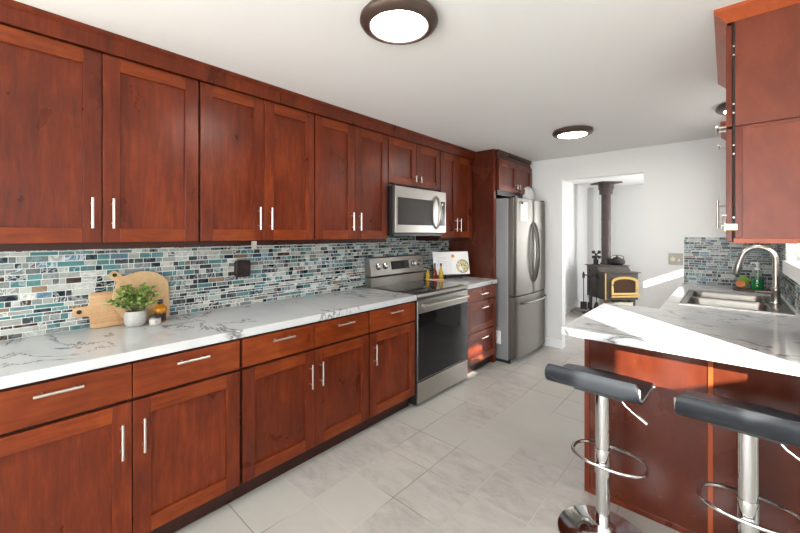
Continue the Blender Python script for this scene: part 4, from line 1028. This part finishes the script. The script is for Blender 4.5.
bm = bmesh.new(); tube(bm, [(dx1-0.012, -0.302, 0.45), (dx1-0.012, -0.302, 0.50)], 0.012); tube(bm, [(dx1-0.012, -0.302, 0.58), (dx1-0.012, -0.302, 0.63)], 0.012); obj('door_hinge', bm, 'brass', dr, smooth=True)
px, py_ = -1.640-SC[0], 7.46-SC[1]; a = -math.radians(45)
plx, ply = px*math.cos(a)-py_*math.sin(a), px*math.sin(a)+py_*math.cos(a)
bm = bmesh.new(); lathe(bm, [(0.100, 0.8605), (0.100, 0.885), (0.076, 0.89), (0.076, 1.30), (0.079, 1.302), (0.079, 1.325), (0.076, 1.33), (0.076, 1.66), (0.079, 1.662), (0.079, 1.685), (0.076, 1.69), (0.076, 1.98), (0.079, 1.982), (0.079, 2.0), (0.076, 2.005), (0.076, 2.20)], 32, (plx, ply, 0)); obj('flue_pipe', bm, 'pipe', t, smooth=True)
bm = bmesh.new(); lathe(bm, [(0.076, 2.13), (0.108, 2.13), (0.108, 2.215), (0.125, 2.22), (0.125, 2.318), (0.05, 2.318)], 32, (plx, ply, 0)); bx(bm, plx-0.185, plx+0.185, ply-0.185, ply+0.185, 2.319, 2.342); obj('ceiling_collar', bm, 'pipe', t)
def stove_pt(lx, ly):
    a = math.radians(45); return SC[0]+lx*math.cos(a)-ly*math.sin(a), SC[1]+lx*math.sin(a)+ly*math.cos(a)
# fan on the stove top
fx, fy = stove_pt(-0.215, 0.11)
t = thing('stove_fan', 'small black bladed stove fan standing on the wood stove\'s left', 'fan', (fx, fy, 0.8605), math.radians(20))
bm = bmesh.new(); bx(bm, -0.06, 0.06, -0.03, 0.03, 0, 0.015); bx(bm, -0.04, 0.04, -0.015, 0.015, 0.0145, 0.10); tube(bm, [(0, 0, 0.10), (0, 0, 0.16)], 0.025); obj('stand', bm, 'castblack', t, bevel=0.003)
bm = bmesh.new(); lathe(bm, [(0, 0), (0.02, 0), (0.02, 0.05), (0, 0.05)], 12, (0, -0.06, 0.185), 'y'); hub = obj('motor', bm, 'castblack', t)
for i in range(4):
    a0 = PI/4+i*PI/2; bm = bmesh.new(); q = []
    for s, r in ((-0.35, 0.02), (-0.45, 0.075), (0, 0.095), (0.45, 0.08), (0.35, 0.02)): q.append((r*math.cos(a0+s), r*math.sin(a0+s)))
    prism(bm, q, -0.072, -0.066, lambda p, q_, h: (p, h+0.05*p*math.sin(a0)-0.05*q_*math.cos(a0), 0.185+q_)); obj('blade', bm, 'castblack', t)
fx, fy = stove_pt(0.165, 0.10)
t = thing('kettle', 'squat dark cast-iron steamer pot on the wood stove\'s right', 'pot', (fx, fy, 0.8605), math.radians(45))
bm = bmesh.new(); lathe(bm, [(0, 0), (0.09, 0), (0.125, 0.03), (0.13, 0.07), (0.105, 0.105), (0.06, 0.115), (0, 0.116)], 24); obj('pot_body', bm, 'castblack', t, smooth=True)
bm = bmesh.new(); lathe(bm, [(0.062, 0.114), (0.055, 0.13), (0.015, 0.137), (0.012, 0.148), (0.02, 0.158), (0, 0.165)], 20); obj('lid', bm, 'castblack', t, smooth=True)
bm = bmesh.new(); tube(bm, [(-0.115, 0, 0.09), (-0.125, 0, 0.14), (-0.08, 0, 0.165), (0.08, 0, 0.165), (0.125, 0, 0.14), (0.115, 0, 0.09)], 0.006, 8); obj('bail_handle', bm, 'castblack', t, smooth=True)
# fireplace tools
fx, fy = stove_pt(-0.405, -0.03)
t = thing('fireplace_tool_set', 'black fireplace tool stand with hanging tools left of wood stove', 'tools', (fx, fy, 0.031), math.radians(20))
bm = bmesh.new(); lathe(bm, [(0, 0), (0.13, 0), (0.13, 0.015), (0.06, 0.03), (0.02, 0.05), (0, 0.05)], 24); obj('stand_base', bm, 'castblack', t, smooth=True)
bm = bmesh.new(); tube(bm, [(0, 0, 0.04), (0, 0, 0.74)], 0.011, 10); lathe(bm, [(0, 0.73), (0.02, 0.74), (0.024, 0.765), (0.012, 0.785), (0, 0.79)], 14); bx(bm, -0.11, 0.11, -0.008, 0.008, 0.655, 0.672); bx(bm, -0.008, 0.008, -0.11, 0.11, 0.655, 0.672); obj('stand_post', bm, 'castblack', t)
for i, (dx, dy) in enumerate(((-0.10, 0), (0.10, 0), (0, -0.10), (0, 0.10))):
    bm = bmesh.new(); tube(bm, [(dx, dy, 0.12), (dx, dy, 0.68)], 0.007, 8); lathe(bm, [(0, 0.60), (0.018, 0.61), (0.021, 0.66), (0.014, 0.71), (0, 0.725)], 12, (dx, dy, 0))
    if i == 0: bx(bm, dx-0.05, dx+0.05, dy-0.012, dy+0.012, 0.07, 0.2)
    elif i == 1: lathe(bm, [(0, 0.06), (0.04, 0.06), (0.045, 0.12), (0.02, 0.2), (0, 0.2)], 12, (dx, dy, 0))
    elif i == 2: tube(bm, [(dx, dy, 0.14), (dx+0.03, dy, 0.09), (dx+0.02, dy, 0.06)], 0.007, 8)
    else: bx(bm, dx-0.03, dx+0.03, dy-0.008, dy+0.008, 0.07, 0.18)
    obj(('shovel', 'brush', 'poker', 'tongs')[i], bm, 'castblack', t)
fx, fy = stove_pt(-0.41, -0.34)
t = thing('kindling_tray', 'low dark iron tray of kindling on the hearth before the tools', 'tray', (fx, fy, 0.031), math.radians(35))
bm = bmesh.new(); bx(bm, -0.16, 0.16, -0.11, 0.11, 0, 0.012)
for b_ in ((-0.16, 0.16, -0.11, -0.10, 0.0121, 0.045), (-0.16, 0.16, 0.10, 0.11, 0.0121, 0.045), (-0.16, -0.15, -0.0999, 0.0999, 0.0121, 0.045), (0.15, 0.16, -0.0999, 0.0999, 0.0121, 0.045)): bx(bm, *b_)
obj('tray', bm, 'castblack', t)
rg = random.Random(9)
for i in range(5):
    bm = bmesh.new(); y = -0.075+0.037*i; tube(bm, [(-0.13, y, 0.03), (0.13, y+rg.uniform(-.008, .008), 0.03)], 0.016, 7); obj('kindling_stick', bm, 'ash', t)
